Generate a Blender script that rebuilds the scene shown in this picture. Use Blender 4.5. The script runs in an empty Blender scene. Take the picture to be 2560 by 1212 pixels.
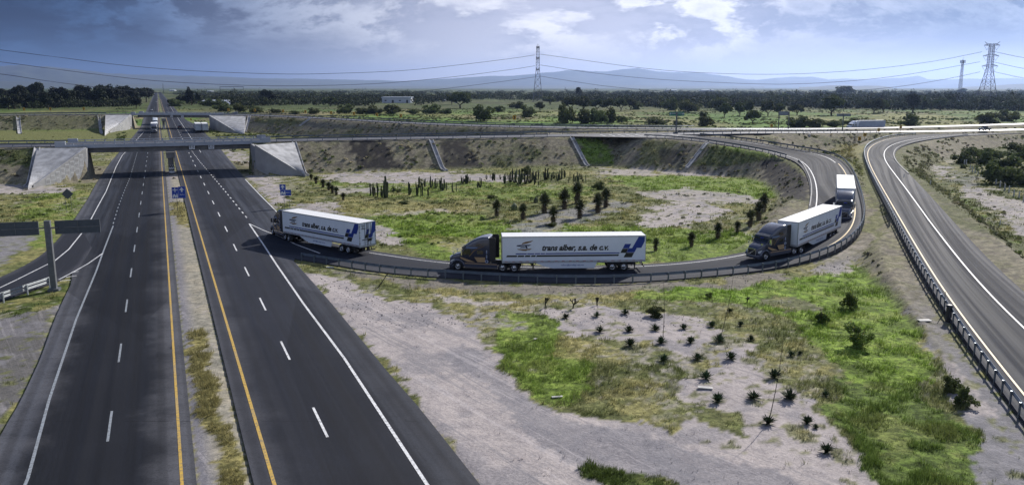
import bpy, bmesh, math, random
import numpy as np
from mathutils import Vector, Matrix
from mathutils.noise import noise as mnoise

# ------------------------------------------------------------------ camera, light, exposure
S = bpy.context.scene
COL = S.collection
H = 20.5
F_PX, VH = 2050.0, 218.0                     # focal length and horizon row in photo pixels (2560 x 1212)
TH = math.atan((606 - VH) / F_PX)
CT, ST = math.cos(TH), math.sin(TH)
cam_d = bpy.data.cameras.new("camera"); cam = bpy.data.objects.new("camera", cam_d); COL.objects.link(cam)
cam.location = (0, 0, H); cam.rotation_euler = (math.pi / 2 - TH, 0, 0)
cam_d.sensor_width = 36; cam_d.lens = 36 * F_PX / 2560
cam_d.clip_start = 0.5; cam_d.clip_end = 80000
S.camera = cam
S.view_settings.view_transform = 'Standard'; S.view_settings.look = 'None'
S.view_settings.gamma = 1; S.view_settings.exposure = 0.3
S.cycles.use_denoising = True
S.cycles.max_bounces = 5; S.cycles.diffuse_bounces = 2; S.cycles.glossy_bounces = 3
S.cycles.transmission_bounces = 3; S.cycles.transparent_max_bounces = 6; S.cycles.volume_bounces = 0
SUN_AZ, SUN_EL = math.radians(35), math.radians(31)
sd = bpy.data.lights.new("sun", 'SUN'); sun = bpy.data.objects.new("sun", sd); COL.objects.link(sun)
sd.energy = 5.0; sd.angle = math.radians(0.5); sd.color = (1.0, 0.955, 0.89)
sdir = Vector((math.sin(SUN_AZ) * math.cos(SUN_EL), math.cos(SUN_AZ) * math.cos(SUN_EL), math.sin(SUN_EL)))
sun.rotation_euler = sdir.to_track_quat('Z', 'Y').to_euler(); sun.location = (60, 60, 90)

class NT:
    """small node-tree helper"""
    def __init__(s, tree): s.t = tree; s.n = tree.nodes; s.l = tree.links
    def add(s, typ, **kw):
        n = s.n.new(typ)
        for k, v in kw.items():
            if k.startswith('i_'):
                k = k[2:]; k = int(k) if k.isdigit() else k.replace('_', ' ')
                s.put(n.inputs[k], v)
            else: setattr(n, k, v)
        return n
    def put(s, sock, v):
        if isinstance(v, bpy.types.NodeSocket): s.l.new(v, sock)
        elif isinstance(v, bpy.types.Node): s.l.new(v.outputs[0], sock)
        else:
            if sock.type == 'RGBA' and len(v) == 3: v = (*v, 1)
            sock.default_value = v
    def math(s, op, a, b=None, c=None, clamp=False):
        n = s.n.new('ShaderNodeMath'); n.operation = op; n.use_clamp = clamp
        s.put(n.inputs[0], a)
        if b is not None: s.put(n.inputs[1], b)
        if c is not None: s.put(n.inputs[2], c)
        return n.outputs[0]
    def mix(s, f, a, b, typ='MIX'):
        n = s.n.new('ShaderNodeMix'); n.data_type = 'RGBA'; n.blend_type = typ; n.clamp_factor = True
        s.put(n.inputs[0], f); s.put(n.inputs[6], a); s.put(n.inputs[7], b); return n.outputs[2]
    def noise(s, vec, scale, detail=4, rough=.55, out=0, dist=0):
        n = s.n.new('ShaderNodeTexNoise'); s.put(n.inputs['Scale'], scale); n.inputs['Detail'].default_value = detail
        n.inputs['Roughness'].default_value = rough; n.inputs['Distortion'].default_value = dist
        if vec is not None: s.put(n.inputs['Vector'], vec)
        return n.outputs[out]
    def ramp(s, f, lo, hi, a=0., b=1.):
        n = s.n.new('ShaderNodeMapRange'); n.interpolation_type = 'SMOOTHSTEP'
        s.put(n.inputs[0], f); n.inputs[1].default_value = lo; n.inputs[2].default_value = hi
        n.inputs[3].default_value = a; n.inputs[4].default_value = b; return n.outputs[0]
    def vec(s, v, scale=(1, 1, 1), loc=(0, 0, 0)):
        n = s.n.new('ShaderNodeMapping'); s.put(n.inputs[0], v); n.inputs['Scale'].default_value = scale
        n.inputs['Location'].default_value = loc; return n.outputs[0]

W = bpy.data.worlds.new("World"); S.world = W; W.use_nodes = True
def build_world():
    t = NT(W.node_tree); t.n.clear()
    out = t.add('ShaderNodeOutputWorld'); bg = t.add('ShaderNodeBackground'); t.l.new(bg.outputs[0], out.inputs[0])
    sky = t.add('ShaderNodeTexSky', sky_type='NISHITA'); sky.sun_disc = False
    sky.sun_elevation = SUN_EL; sky.sun_rotation = SUN_AZ; sky.altitude = 1900; sky.air_density = 1.2; sky.dust_density = 2.0
    bg.inputs[1].default_value = 0.1
    d = t.add('ShaderNodeTexCoord').outputs['Generated']
    x, y, z = t.add('ShaderNodeSeparateXYZ', i_0=d).outputs
    back = t.ramp(y, -.2, .6)                            # the bright side of the sky is ahead
    side = t.math('MULTIPLY', t.ramp(x, -.46, .04), back)   # heavy blue cloud on the left, pale veil in the middle
    right = t.ramp(x, .20, .55)
    high = t.ramp(z, .10, .45)
    low = t.ramp(z, .0, .09, 1., 0.)
    veil = t.mix(side, (.012, .046, .135), (.47, .485, .61))
    veil = t.mix(t.math('MULTIPLY', right, .85), veil, (.105, .165, .30))
    veil = t.mix(t.math('MULTIPLY', low, t.math('MULTIPLY', side, .7)), veil, (.70, .70, .77)); veil = t.mix(t.math('MULTIPLY', t.math('MULTIPLY', low, .55), t.math('SUBTRACT', 1.0, side)), veil, (.06, .15, .34))
    veil = t.mix(t.math('MULTIPLY', high, .85), veil, (.055, .095, .21))
    veil = t.mix(t.ramp(y, .15, -.5), veil, (.50, .56, .72))          # unseen sky behind the viewer, made pale to lift the shaded sides
    # cloud masses: density in a sphere-wrapped 3-D field, lit from above
    cv = t.vec(d, (1, 1, 2.7)); cu = t.vec(d, (1, 1, 2.7), (.012, 0, .045))
    def dens(v):
        a = t.noise(v, 3.4, 11, .62, dist=.3); b = t.noise(t.vec(v, (1, 1, 1), (3.1, 1.7, .4)), 1.9, 3, .5)
        return t.math('ADD', t.math('MULTIPLY', a, .60), t.math('MULTIPLY', b, .40))
    d0 = dens(cv); d1 = dens(cu)
    up = t.ramp(z, .018, .075)
    m = t.math('MULTIPLY', t.ramp(d0, .42, .50), up)
    lit = t.ramp(t.math('SUBTRACT', d0, d1), -.015, .030)
    dark = t.mix(side, (.004, .016, .06), (.29, .32, .45)); dark = t.mix(right, dark, (.06, .10, .19))
    edge = t.mix(side, (.06, .14, .32), (.97, .96, 1.0)); edge = t.mix(t.math('MULTIPLY', right, .75), edge, (.30, .37, .52))
    cl = t.mix(t.math('MULTIPLY', lit, t.ramp(d0, .60, .47)), dark, edge)
    c = t.mix(t.math('MULTIPLY', m, .85), veil, cl)
    n3 = t.noise(t.vec(d, (2., 2., 9.), (1.1, 4.4, 0)), 2.2, 7, .6)
    c = t.mix(t.math('MULTIPLY', t.math('MULTIPLY', t.ramp(n3, .5, .72), up), .22), c, edge)
    c10 = t.mix(1.0, c, (10., 10., 10.), 'MULTIPLY')
    t.l.new(t.mix(.97, sky.outputs[0], c10), bg.inputs[0])
build_world()

# ------------------------------------------------------------------ projection helpers (tracing the photo onto the world)
def G(u, v, z=0.0):
    a = (u - 1280) / F_PX; b = (v - 606) / F_PX
    dy = CT - b * ST; dz = -ST - b * CT
    t = (z - H) / dz
    return Vector((a * t, dy * t, z))
def at(u, zc, z=0.0):
    """world point in column u at camera depth zc and height z"""
    return Vector(((u - 1280) / F_PX * zc, (zc - (H - z) * ST) / CT, z))
def atv(u, v, zc):
    """world point seen at pixel u,v at camera depth zc"""
    a = (u - 1280) / F_PX; b = (v - 606) / F_PX
    return Vector((a * zc, (CT - b * ST) * zc, H + (-ST - b * CT) * zc))
def PX(x, y, z):
    dz = z - H; zc = y * CT - dz * ST; yc = -dz * CT - y * ST
    zc = np.maximum(zc, 1e-3)
    return 1280 + F_PX * x / zc, 606 + F_PX * yc / zc

# ------------------------------------------------------------------ materials
MATS = {}
def mat(name, col, rough=.6, metal=0., var=.12, vscale=3., col2=None, bump=0., bscale=30., spec=.5, coat=0.):
    if name in MATS: return MATS[name]
    m = bpy.data.materials.new(name); m.use_nodes = True; t = NT(m.node_tree)
    b = t.n['Principled BSDF']; geo = t.add('ShaderNodeTexCoord').outputs['Object']
    n = t.noise(geo, vscale, 4)
    c2 = col2 if col2 else tuple(c * (1 - var * 2) for c in col)
    t.put(b.inputs['Base Color'], t.mix(t.ramp(n, .3, .7), c2, col))
    b.inputs['Roughness'].default_value = rough; b.inputs['Metallic'].default_value = metal
    b.inputs['Specular IOR Level'].default_value = spec; b.inputs['Coat Weight'].default_value = coat
    if bump:
        bp = t.add('ShaderNodeBump', i_Height=t.noise(geo, bscale, 3)); bp.inputs['Strength'].default_value = bump
        bp.inputs['Distance'].default_value = .05; t.l.new(bp.outputs[0], b.inputs['Normal'])
    MATS[name] = m; return m

def leafmat(name, c1, c2, scale=.8, rough=.75, trans=.25):
    m = bpy.data.materials.new(name); m.use_nodes = True; t = NT(m.node_tree)
    b = t.n['Principled BSDF']; ob = t.add('ShaderNodeTexCoord').outputs['Object']
    inf = t.add('ShaderNodeObjectInfo').outputs['Random']
    n = t.noise(ob, scale, 3)
    c = t.mix(t.ramp(n, .35, .65), c1, c2)
    hs = t.add('ShaderNodeHueSaturation', i_Color=c)
    t.put(hs.inputs['Value'], t.ramp(inf, 0, 1, .8, 1.25)); t.put(hs.inputs['Hue'], t.ramp(inf, 0, 1, .485, .515))
    t.l.new(hs.outputs[0], b.inputs['Base Color']); b.inputs['Roughness'].default_value = rough
    b.inputs['Specular IOR Level'].default_value = .25
    if trans:
        tr = t.add('ShaderNodeBsdfTranslucent', i_Color=hs.outputs[0]); mx = t.add('ShaderNodeMixShader', i_0=trans)
        t.l.new(b.outputs[0], mx.inputs[1]); t.l.new(tr.outputs[0], mx.inputs[2])
        t.l.new(mx.outputs[0], t.n['Material Output'].inputs[0])
    return m

def asphalt(name, dark, light, dust=(.20, .20, .22), dusty=.35, rough=.62, spec=.4, band=None):
    m = bpy.data.materials.new(name); m.use_nodes = True; t = NT(m.node_tree); b = t.n['Principled BSDF']
    uv = t.add('ShaderNodeUVMap', uv_map='UVMap').outputs[0]          # x = metres across, y = metres along
    wp = t.add('ShaderNodeNewGeometry').outputs['Position']
    st = t.noise(t.vec(uv, (1.1, .012, 1)), 1.0, 3, .6)               # tyre-polished streaks
    st2 = t.noise(t.vec(uv, (4., .02, 1)), 1.0, 2, .6)
    pa = t.noise(wp, .09, 5, .6)
    c = t.mix(t.math('ADD', t.math('MULTIPLY', st, .6), t.math('MULTIPLY', st2, .4)), dark, light)
    c = t.mix(t.math('MULTIPLY', t.ramp(pa, .42, .7), .5), c, light)
    # dust gathering at the pavement edges (stored distance to the edge)
    ed = t.add('ShaderNodeAttribute', attribute_name='edge').outputs['Fac']
    dn = t.noise(t.vec(wp, (.5, .5, 1)), .35, 5, .65)
    df = t.math('MULTIPLY', t.ramp(t.math('SUBTRACT', ed, t.math('MULTIPLY', dn, 5.0)), -2.6, .8, 1., 0.), dusty, clamp=True)
    c = t.mix(df, c, dust)
    if band:                                                          # paler, dustier strip beyond the edge line
        ux = t.add('ShaderNodeSeparateXYZ', i_0=uv).outputs[0]; bn = t.noise(t.vec(uv, (1.5, .03, 1)), 1.0, 4, .6)
        c = t.mix(t.math('MULTIPLY', t.math('MULTIPLY', t.ramp(ux, band[0], band[1]), t.ramp(bn, .3, .65)), band[2]), c, (.085, .093, .115))
    # wheel paths, oil marks, sealed cracks and repair patches
    wx = t.add('ShaderNodeSeparateXYZ', i_0=uv).outputs[0]
    wpth = t.math('SINE', t.math('MULTIPLY', wx, 3.55)); c = t.mix(t.ramp(wpth, .2, .95, 0., .30), c, dark)
    jy = t.math('FRACT', t.math('MULTIPLY', t.add('ShaderNodeSeparateXYZ', i_0=uv).outputs[1], .083)); jn = t.noise(t.vec(uv, (.8, .2, 1)), 1., 3)
    c = t.mix(t.math('MULTIPLY', t.math('LESS_THAN', jy, .008), t.ramp(jn, .42, .6, 0., .6)), c, (.006, .006, .008))
    sp_ = t.noise(t.vec(uv, (1.4, .5, 1)), 1.0, 2); c = t.mix(t.ramp(sp_, .70, .76, 0., .5), c, (.009, .009, .011))
    vv = t.add('ShaderNodeTexVoronoi', i_Scale=1.0, i_Vector=t.vec(uv, (.13, .022, 1))); vc = t.add('ShaderNodeSeparateColor', i_0=vv.outputs['Color']).outputs[0]
    c = t.mix(t.ramp(vc, .80, .81, 0., .35), c, dark); c = t.mix(t.ramp(vc, .17, .16, 0., .25), c, light)
    # transverse joints, patches
    wv = t.noise(t.vec(uv, (.15, .35, 1)), 1.3, 6, .75)
    c = t.mix(t.ramp(t.math('ABSOLUTE', t.math('SUBTRACT', wv, .5)), .0, .012, .5, 0.), c, (.015, .015, .017))
    g = t.noise(wp, 14., 4, .7)
    c = t.mix(.55, c, t.mix(t.ramp(g, .3, .72), (.55, .55, .55), (1.35, 1.35, 1.35)), 'MULTIPLY')
    t.l.new(c, b.inputs['Base Color'])
    t.put(b.inputs['Roughness'], t.ramp(st, .3, .7, rough - .05, rough + .1)); b.inputs['Specular IOR Level'].default_value = spec
    bp = t.add('ShaderNodeBump', i_Height=t.noise(wp, 25., 3)); bp.inputs['Strength'].default_value = .25; bp.inputs['Distance'].default_value = .01
    t.l.new(bp.outputs[0], b.inputs['Normal']); return m

def paint(name, col, worn=.6):
    m = bpy.data.materials.new(name); m.use_nodes = True; t = NT(m.node_tree); b = t.n['Principled BSDF']
    wp = t.add('ShaderNodeNewGeometry').outputs['Position']
    n = t.math('MULTIPLY', t.ramp(t.noise(wp, 4.5, 6, .8), .47, .60), worn)
    n2 = t.noise(wp, .25, 3)
    c = t.mix(n, col, (.10, .10, .11)); c = t.mix(t.math('MULTIPLY', t.ramp(n2, .4, .75), .3), c, (.22, .22, .23))
    t.l.new(c, b.inputs['Base Color']); b.inputs['Roughness'].default_value = .6; return m

M_ASPH = asphalt('asphalt_highway', (.008, .0085, .0115), (.030, .033, .045), dusty=.25, spec=.15, band=(12.6, 13.3, .5))
M_ASPHL = asphalt('asphalt_old_carriageway', (.0065, .007, .009), (.022, .024, .031), dusty=.5, spec=.12, band=(-8.8, -9.6, .45))
M_ASPH2 = asphalt('asphalt_ramp', (.010, .012, .019), (.023, .027, .042), dusty=.2, rough=.85, spec=.2)
M_ASPH3 = asphalt('asphalt_crossroad', (.04, .041, .05), (.075, .077, .09), dusty=.2, rough=.55, spec=.5)
M_WHITE = paint('road_paint_white', (.78, .78, .78)); M_YEL = paint('road_paint_yellow', (.55, .35, .055)); M_WORN = paint('road_paint_worn', (.27, .30, .33), .8)
M_CONC = mat('concrete_pale', (.46, .46, .47), .85, var=.22, vscale=.5, bump=.3, bscale=6)
M_CONCD = mat('concrete_grey', (.30, .30, .31), .85, var=.16, vscale=.6, bump=.3, bscale=6)
M_GALV = mat('galvanised_steel', (.17, .205, .245), .42, metal=.55, var=.15, vscale=1.2)
M_GALVD = mat('galvanised_steel_dull', (.20, .23, .26), .55, metal=.4, var=.15, vscale=1.2)
M_DARK = mat('dark_metal', (.03, .032, .036), .5, metal=.3)
M_BLACK = mat('black_rubber', (.012, .012, .013), .75)
M_WOODP = mat('pale_fence_post', (.50, .50, .50), .8)

# ------------------------------------------------------------------ object helpers
def tag(o, label=None, cat=None, group=None, kind=None):
    if label: o['label'] = label
    if cat: o['category'] = cat
    if group: o['group'] = group
    if kind: o['kind'] = kind
    return o
def empty(name, loc=(0, 0, 0), rz=0.):
    o = bpy.data.objects.new(name, None); COL.objects.link(o); o.location = loc; o.rotation_euler = (0, 0, rz); return o
def link(name, me, parent=None, loc=None, rz=None):
    o = bpy.data.objects.new(name, me); COL.objects.link(o)
    if parent is not None: o.parent = parent
    if loc is not None: o.location = loc
    if rz is not None: o.rotation_euler = (0, 0, rz)
    return o
class MB:
    def __init__(s): s.v = []; s.f = []; s.m = []; s.uv = {}
    def add(s, vs, fs, mi=0):
        o = len(s.v); s.v += [tuple(p) for p in vs]; s.f += [tuple(i + o for i in f) for f in fs]; s.m += [mi] * len(fs); return s
    def box(s, x0, x1, y0, y1, z0, z1, mi=0, M=None):
        vs = [Vector((x, y, z)) for z in (z0, z1) for y in (y0, y1) for x in (x0, x1)]
        if M is not None: vs = [M @ p for p in vs]
        return s.add(vs, [(0, 2, 3, 1), (4, 5, 7, 6), (0, 1, 5, 4), (2, 6, 7, 3), (0, 4, 6, 2), (1, 3, 7, 5)], mi)
    def quad(s, a, b, c, d, mi=0): return s.add([a, b, c, d], [(0, 1, 2, 3)], mi)
    def tube(s, a, b, r0, r1=None, n=6, mi=0, caps=True):
        a = Vector(a); b = Vector(b); r1 = r0 if r1 is None else r1
        d = (b - a).normalized(); u = d.orthogonal().normalized(); w = d.cross(u)
        vs = []
        for c, r in ((a, r0), (b, r1)):
            for i in range(n):
                t = 2 * math.pi * i / n; vs.append(c + u * (r * math.cos(t)) + w * (r * math.sin(t)))
        fs = [(i, (i + 1) % n, n + (i + 1) % n, n + i) for i in range(n)]
        if caps: fs += [tuple(range(n))[::-1], tuple(range(n, 2 * n))]
        return s.add(vs, fs, mi)
    def prism(s, prof, y0, y1, mi=0, M=None):
        """profile in x,z extruded along y"""
        n = len(prof)
        vs = [Vector((p[0], y0, p[1])) for p in prof] + [Vector((p[0], y1, p[1])) for p in prof]
        if M is not None: vs = [M @ p for p in vs]
        fs = [(i, (i + 1) % n, n + (i + 1) % n, n + i) for i in range(n)] + [tuple(range(n))[::-1], tuple(range(n, 2 * n))]
        return s.add(vs, fs, mi)
    def sweep(s, path, prof, closed=True, mi=0, caps=True):
        """sweep a profile [(offset to the left, up)] along a 3-D path, kept upright"""
        n = len(prof); N = len(path); vs = []
        for i, p in enumerate(path):
            q0 = path[max(i - 1, 0)]; q1 = path[min(i + 1, N - 1)]
            d = Vector((q1[0] - q0[0], q1[1] - q0[1], 0)).normalized(); l = Vector((-d.y, d.x, 0))
            for a, b in prof: vs.append(Vector(p) + l * a + Vector((0, 0, b)))
        fs = []
        k = n if closed else n - 1
        for i in range(N - 1):
            for j in range(k): fs.append((i * n + j, i * n + (j + 1) % n, (i + 1) * n + (j + 1) % n, (i + 1) * n + j))
        if caps and closed: fs += [tuple(range(n))[::-1], tuple(range((N - 1) * n, N * n))]
        return s.add(vs, fs, mi)
    def mesh(s, name, mats, smooth=False):
        me = bpy.data.meshes.new(name); me.from_pydata(s.v, [], s.f)
        for m in (mats if isinstance(mats, (list, tuple)) else [mats]): me.materials.append(m)
        if any(s.m): me.polygons.foreach_set('material_index', s.m)
        bm = bmesh.new(); bm.from_mesh(me); bmesh.ops.recalc_face_normals(bm, faces=bm.faces); bm.to_mesh(me); bm.free()
        if smooth: me.polygons.foreach_set('use_smooth', [True] * len(me.polygons))
        return me
    def build(s, name, mats, parent=None, smooth=False, **k): return link(name, s.mesh(name, mats, smooth), parent, **k)
def npmesh(name, V, Fc, mats, smooth=False, mi=None):
    """mesh from numpy arrays, faces all of one size"""
    me = bpy.data.meshes.new(name); nv = len(V); nf, k = Fc.shape
    me.vertices.add(nv); me.vertices.foreach_set('co', np.ascontiguousarray(V, dtype=np.float32).ravel())
    me.loops.add(nf * k); me.loops.foreach_set('vertex_index', np.ascontiguousarray(Fc, dtype=np.int32).ravel())
    me.polygons.add(nf); me.polygons.foreach_set('loop_start', np.arange(0, nf * k, k, dtype=np.int32))
    me.polygons.foreach_set('use_smooth', np.full(nf, bool(smooth)))
    for m in (mats if isinstance(mats, (list, tuple)) else [mats]): me.materials.append(m)
    if mi is not None: me.polygons.foreach_set('material_index', np.asarray(mi, dtype=np.int32))
    me.update(calc_edges=True); return me
def copy_tree(o, parent=None):
    c = o.copy(); COL.objects.link(c)
    if parent is not None: c.parent = parent
    for ch in list(o.children): copy_tree(ch, c)
    return c
def smooth_path(pts, step=2.0):
    """Catmull-Rom through 3-D points, resampled at about `step` metres"""
    P = [Vector(p) for p in pts]; P = [P[0] * 2 - P[1]] + P + [P[-1] * 2 - P[-2]]
    out = []
    for i in range(1, len(P) - 2):
        p0, p1, p2, p3 = P[i - 1:i + 3]
        for k in range(12):
            t = k / 12
            out.append(.5 * ((2 * p1) + (p2 - p0) * t + (2 * p0 - 5 * p1 + 4 * p2 - p3) * t * t + (3 * p1 - p0 - 3 * p2 + p3) * t ** 3))
    out.append(P[-2])
    L = [0]
    for a, b in zip(out, out[1:]): L.append(L[-1] + (b - a).length)
    n = max(2, int(round(L[-1] / step)) + 1); res = []; j = 0
    for i in range(n):
        s = L[-1] * i / (n - 1)
        while j < len(L) - 2 and L[j + 1] < s: j += 1
        t = (s - L[j]) / max(L[j + 1] - L[j], 1e-6); res.append(out[j].lerp(out[j + 1], min(max(t, 0), 1)))
    return res
def lerp_path(A, B, t, n=None): return [a.lerp(b, t) for a, b in zip(A, B)]

# numpy value noise
_rs = np.random.RandomState(11); _LAT = _rs.rand(256, 256).astype(np.float32)
def vnoise(x, y):
    xi = np.floor(x).astype(np.int64); yi = np.floor(y).astype(np.int64); fx = x - xi; fy = y - yi
    fx = fx * fx * (3 - 2 * fx); fy = fy * fy * (3 - 2 * fy)
    g = lambda a, b: _LAT[a & 255, b & 255]
    return (g(xi, yi) * (1 - fx) + g(xi + 1, yi) * fx) * (1 - fy) + (g(xi, yi + 1) * (1 - fx) + g(xi + 1, yi + 1) * fx) * fy
def fbm(x, y, sc, oct=4, gain=.5, seed=0.):
    r = 0.; a = 1.; t = 0.
    for o in range(oct):
        r = r + a * vnoise(x * sc * 2 ** o + 17.3 * o + seed, y * sc * 2 ** o - 9.1 * o + seed * 1.7); t += a; a *= gain
    return r / t
def inpoly(x, y, poly):
    c = np.zeros(np.shape(x), bool); n = len(poly); j = n - 1
    for i in range(n):
        xi, yi = poly[i]; xj, yj = poly[j]
        if yi != yj:
            c ^= ((yi > y) != (yj > y)) & (x < (xj - xi) * (y - yi) / (yj - yi) + xi)
        j = i
    return c
# ------------------------------------------------------------------ road geometry
K = -.4255                                              # the highway runs x = x0 + K*y
def hw(x0, y, z=0.): return Vector((x0 + K * y, y, z))
def zint(y, tab):
    return float(np.interp(y, [a for a, _ in tab], [b for _, b in tab]))
# carriageway nearer the right (towards the camera)
RC_R = [G(1500, 1600), G(1201, 1212), G(1049, 1020), G(967, 927), G(886, 828), G(825, 754), G(770, 692), G(735, 654), G(745, 590), G(718, 556), G(693, 530), G(655, 490), G(620, 455), G(588, 418), G(563, 387), G(545, 364), G(515, 335), G(497, 315)]
RC_R = [p for p in RC_R] + [hw(17, 520), hw(16, 700), hw(16, 1100), hw(16, 3500)]
LC_L = [G(-150, 1400), G(0, 1089), G(51, 1004), G(102, 895), G(136, 800), G(162, 742), G(180, 706), G(178, 650), G(170, 600), G(188, 546), G(219, 499), G(239, 462), G(277, 405), G(298, 381), G(330, 345), G(352, 318)]
LC_L += [hw(-10.5, 520), hw(-11, 700), hw(-11, 1100), hw(-11, 3500)]
def flat_by_y(path, ys):
    xs = np.interp(ys, [p.y for p in path], [p.x for p in path]); return [Vector((x, y, 0)) for x, y in zip(xs, ys)]
YS = list(np.arange(12, 260, 3.)) + list(np.arange(260, 800, 15.)) + [900, 1100, 1400, 1800, 2400, 3400]
def mono(path):
    out = []
    for p in path:
        if not out or p.y > out[-1].y + .5: out.append(p)
    return out
RCR = flat_by_y(mono(RC_R), YS); RCL = [hw(3.45, y) for y in YS]
LCR = [hw(.45, y) for y in YS]; LCL = flat_by_y(mono(LC_L), YS)

def ribbon(name, L, R, mt, z=0.03, skirt=0.0, n=6, lane_uv=False):
    """road surface between two edge paths; skirt gives a real edge thickness"""
    N = len(L); V = []; UV = []; E = []
    s = 0.
    for i in range(N):
        if i: s += ((L[i] + R[i]) / 2 - (L[i - 1] + R[i - 1]) / 2).length
        w = (R[i] - L[i]).length
        for k in range(n + 1):
            p = L[i].lerp(R[i], k / n); V.append((p.x, p.y, p.z + z)); UV.append((p.x - K * p.y, p.y) if lane_uv else (w * k / n, s)); E.append(min(k, n - k) / n * w)
    m = n + 1; Fc = [(i * m + k, i * m + k + 1, (i + 1) * m + k + 1, (i + 1) * m + k) for i in range(N - 1) for k in range(n)]
    if skirt:
        for i in range(N):
            for k in (0, n):
                x, y, zz = V[i * m + k]; V.append((x, y, zz - skirt)); UV.append(UV[i * m + k]); E.append(0)
        b = N * m
        for i in range(N - 1):
            Fc.append((i * m, (i + 1) * m, b + (i + 1) * 2, b + i * 2)); Fc.append(((i + 1) * m + n, i * m + n, b + i * 2 + 1, b + (i + 1) * 2 + 1))
    me = npmesh(name, np.array(V), np.array(Fc), mt)
    uvl = me.uv_layers.new(name='UVMap'); fi = np.array(Fc).ravel()
    uvl.data.foreach_set('uv', np.array(UV, dtype=np.float32)[fi].ravel())
    at_ = me.attributes.new('edge', 'FLOAT', 'POINT'); at_.data.foreach_set('value', np.array(E, dtype=np.float32))
    o = link(name, me); tag(o, kind='structure'); return o
def line_on(mb, path, w=.15, z=.045, dash=None, mi=0):
    """painted line along a path; dash=(on, off)"""
    P = [Vector(p) for p in path]
    if dash is None: segs = [P]
    else:
        segs = []; on, off = dash; s = 0.; cur = [P[0].copy()] ; state = True; left = on
        for a, b in zip(P, P[1:]):
            L = (b - a).length; t = 0.
            while L - t > left:
                t += left; q = a.lerp(b, t / L)
                if state: cur.append(q); segs.append(cur); state = False; left = off
                else: cur = [q]; state = True; left = on
            left -= L - t
            if state: cur.append(b.copy())
    for sg in segs:
        sg = [p for i, p in enumerate(sg) if i == 0 or (p - sg[i - 1]).length > .02]
        if len(sg) < 2: continue
        vs = []
        for i, p in enumerate(sg):
            d = sg[min(i + 1, len(sg) - 1)] - sg[max(i - 1, 0)]; d.z = 0; d.normalize(); l = Vector((-d.y, d.x, 0)) * w / 2
            vs += [p + l + Vector((0, 0, z)), p - l + Vector((0, 0, z))]
        mb.add(vs, [(2 * i, 2 * i + 1, 2 * i + 3, 2 * i + 2) for i in range(len(sg) - 1)], mi)

# elevated roads -------------------------------------------------------------
A_NEAR = [at(u, zc, z) for u, zc, z in ((-700, 175, 7), (-330, 182, 7), (0, 187.5, 7))] + [Vector((x, (zc - (H - z) * ST) / CT, z)) for x, zc, z in
          ((-100, 191, 7), (-80, 198, 7), (-64, 205, 7), (-45, 212, 7), (-20, 219, 7), (15.7, 229, 7), (44, 239, 6.8), (78, 258, 6.2), (113, 282, 5), (150, 306, 4), (190, 331, 3), (300, 400, 1.2), (450, 490, .3))]
B_NEAR = [Vector((x, (zc - (H - z) * ST) / CT, z)) for x, zc, z in
          ((-480, 330, 7), (-330, 375, 7), (-248, 400, 7), (-194, 415, 7), (-151, 409, 7), (-122, 392, 7), (-84, 357, 7), (-43, 313, 7), (15.8, 271, 7), (60, 297, 5.6), (100, 320, 4.4), (140, 345, 3.2), (190, 378, 2.2), (300, 450, 1.0), (450, 545, .3))]
B_NEAR[8] = Vector((15.8, (276 - 13.5 * ST) / CT, 7)); B_NEAR.insert(8, Vector((-14, (289 - 13.5 * ST) / CT, 7)))
def offset(path, d):
    out = []
    for i, p in enumerate(path):
        q = path[min(i + 1, len(path) - 1)] - path[max(i - 1, 0)]; q.z = 0; q.normalize()
        out.append(p + Vector((-q.y, q.x, 0)) * d)
    return out
A_N = smooth_path(A_NEAR, 2.2); A_F = offset(A_N, 11.0)
B_N = smooth_path(B_NEAR, 3); B_F = offset(B_N, 10.5)
LOOP_PAIRS = [((640, 628), (700, 540), 0), ((690, 640), (745, 575), 0), ((745, 649), (800, 602), 0), ((801, 655), (860, 617), 0), ((858, 667), (915, 624), 0), ((921, 676), (975, 634), 0), ((991, 685), (1035, 643), 0),
    ((1070, 692), (1100, 652), 0), ((1151, 695), (1165, 657), 0), ((1237, 702), (1240, 661), 0), ((1326, 705), (1315, 664), 0), ((1415, 707), (1395, 665), 0),
    ((1505, 707), (1480, 665), 0), ((1593, 705), (1560, 663), 0), ((1675, 700), (1635, 660), 0), ((1757, 692), (1700, 655), 0), ((1830, 685), (1770, 647), .03),
    ((1896, 678), (1830, 637), .08), ((1952, 668), (1880, 627), .15), ((2004, 656), (1925, 612), .3), ((2047, 643), (1960, 597), .5), ((2098, 622), (1993, 577), .8),
    ((2140, 598), (2013, 553), 1.1), ((2162, 566), (2020, 525), 1.5), ((2166, 530), (2025, 500), 1.9), ((2155, 490), (2026, 475), 2.4), ((2142, 450), (2022, 447), 3.1),
    ((2128, 418), (2008, 417), 3.9), ((2104, 398), (1985, 401), 4.4), ((2083, 389), (1961, 393), 4.7), ((2047, 381), (1905, 379), 5.2), ((2000, 374), (1850, 369), 5.7), ((1940, 364), (1790, 360), 6.2),
    ((1880, 354), (1740, 352), 6.7), ((1820, 346), (1690, 347), 6.95), ((1730, 339), (1610, 344), 7.0)]
LP_O = [G(*a, z) for a, b, z in LOOP_PAIRS]; LP_I = [G(*b, z) for a, b, z in LOOP_PAIRS]
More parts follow.
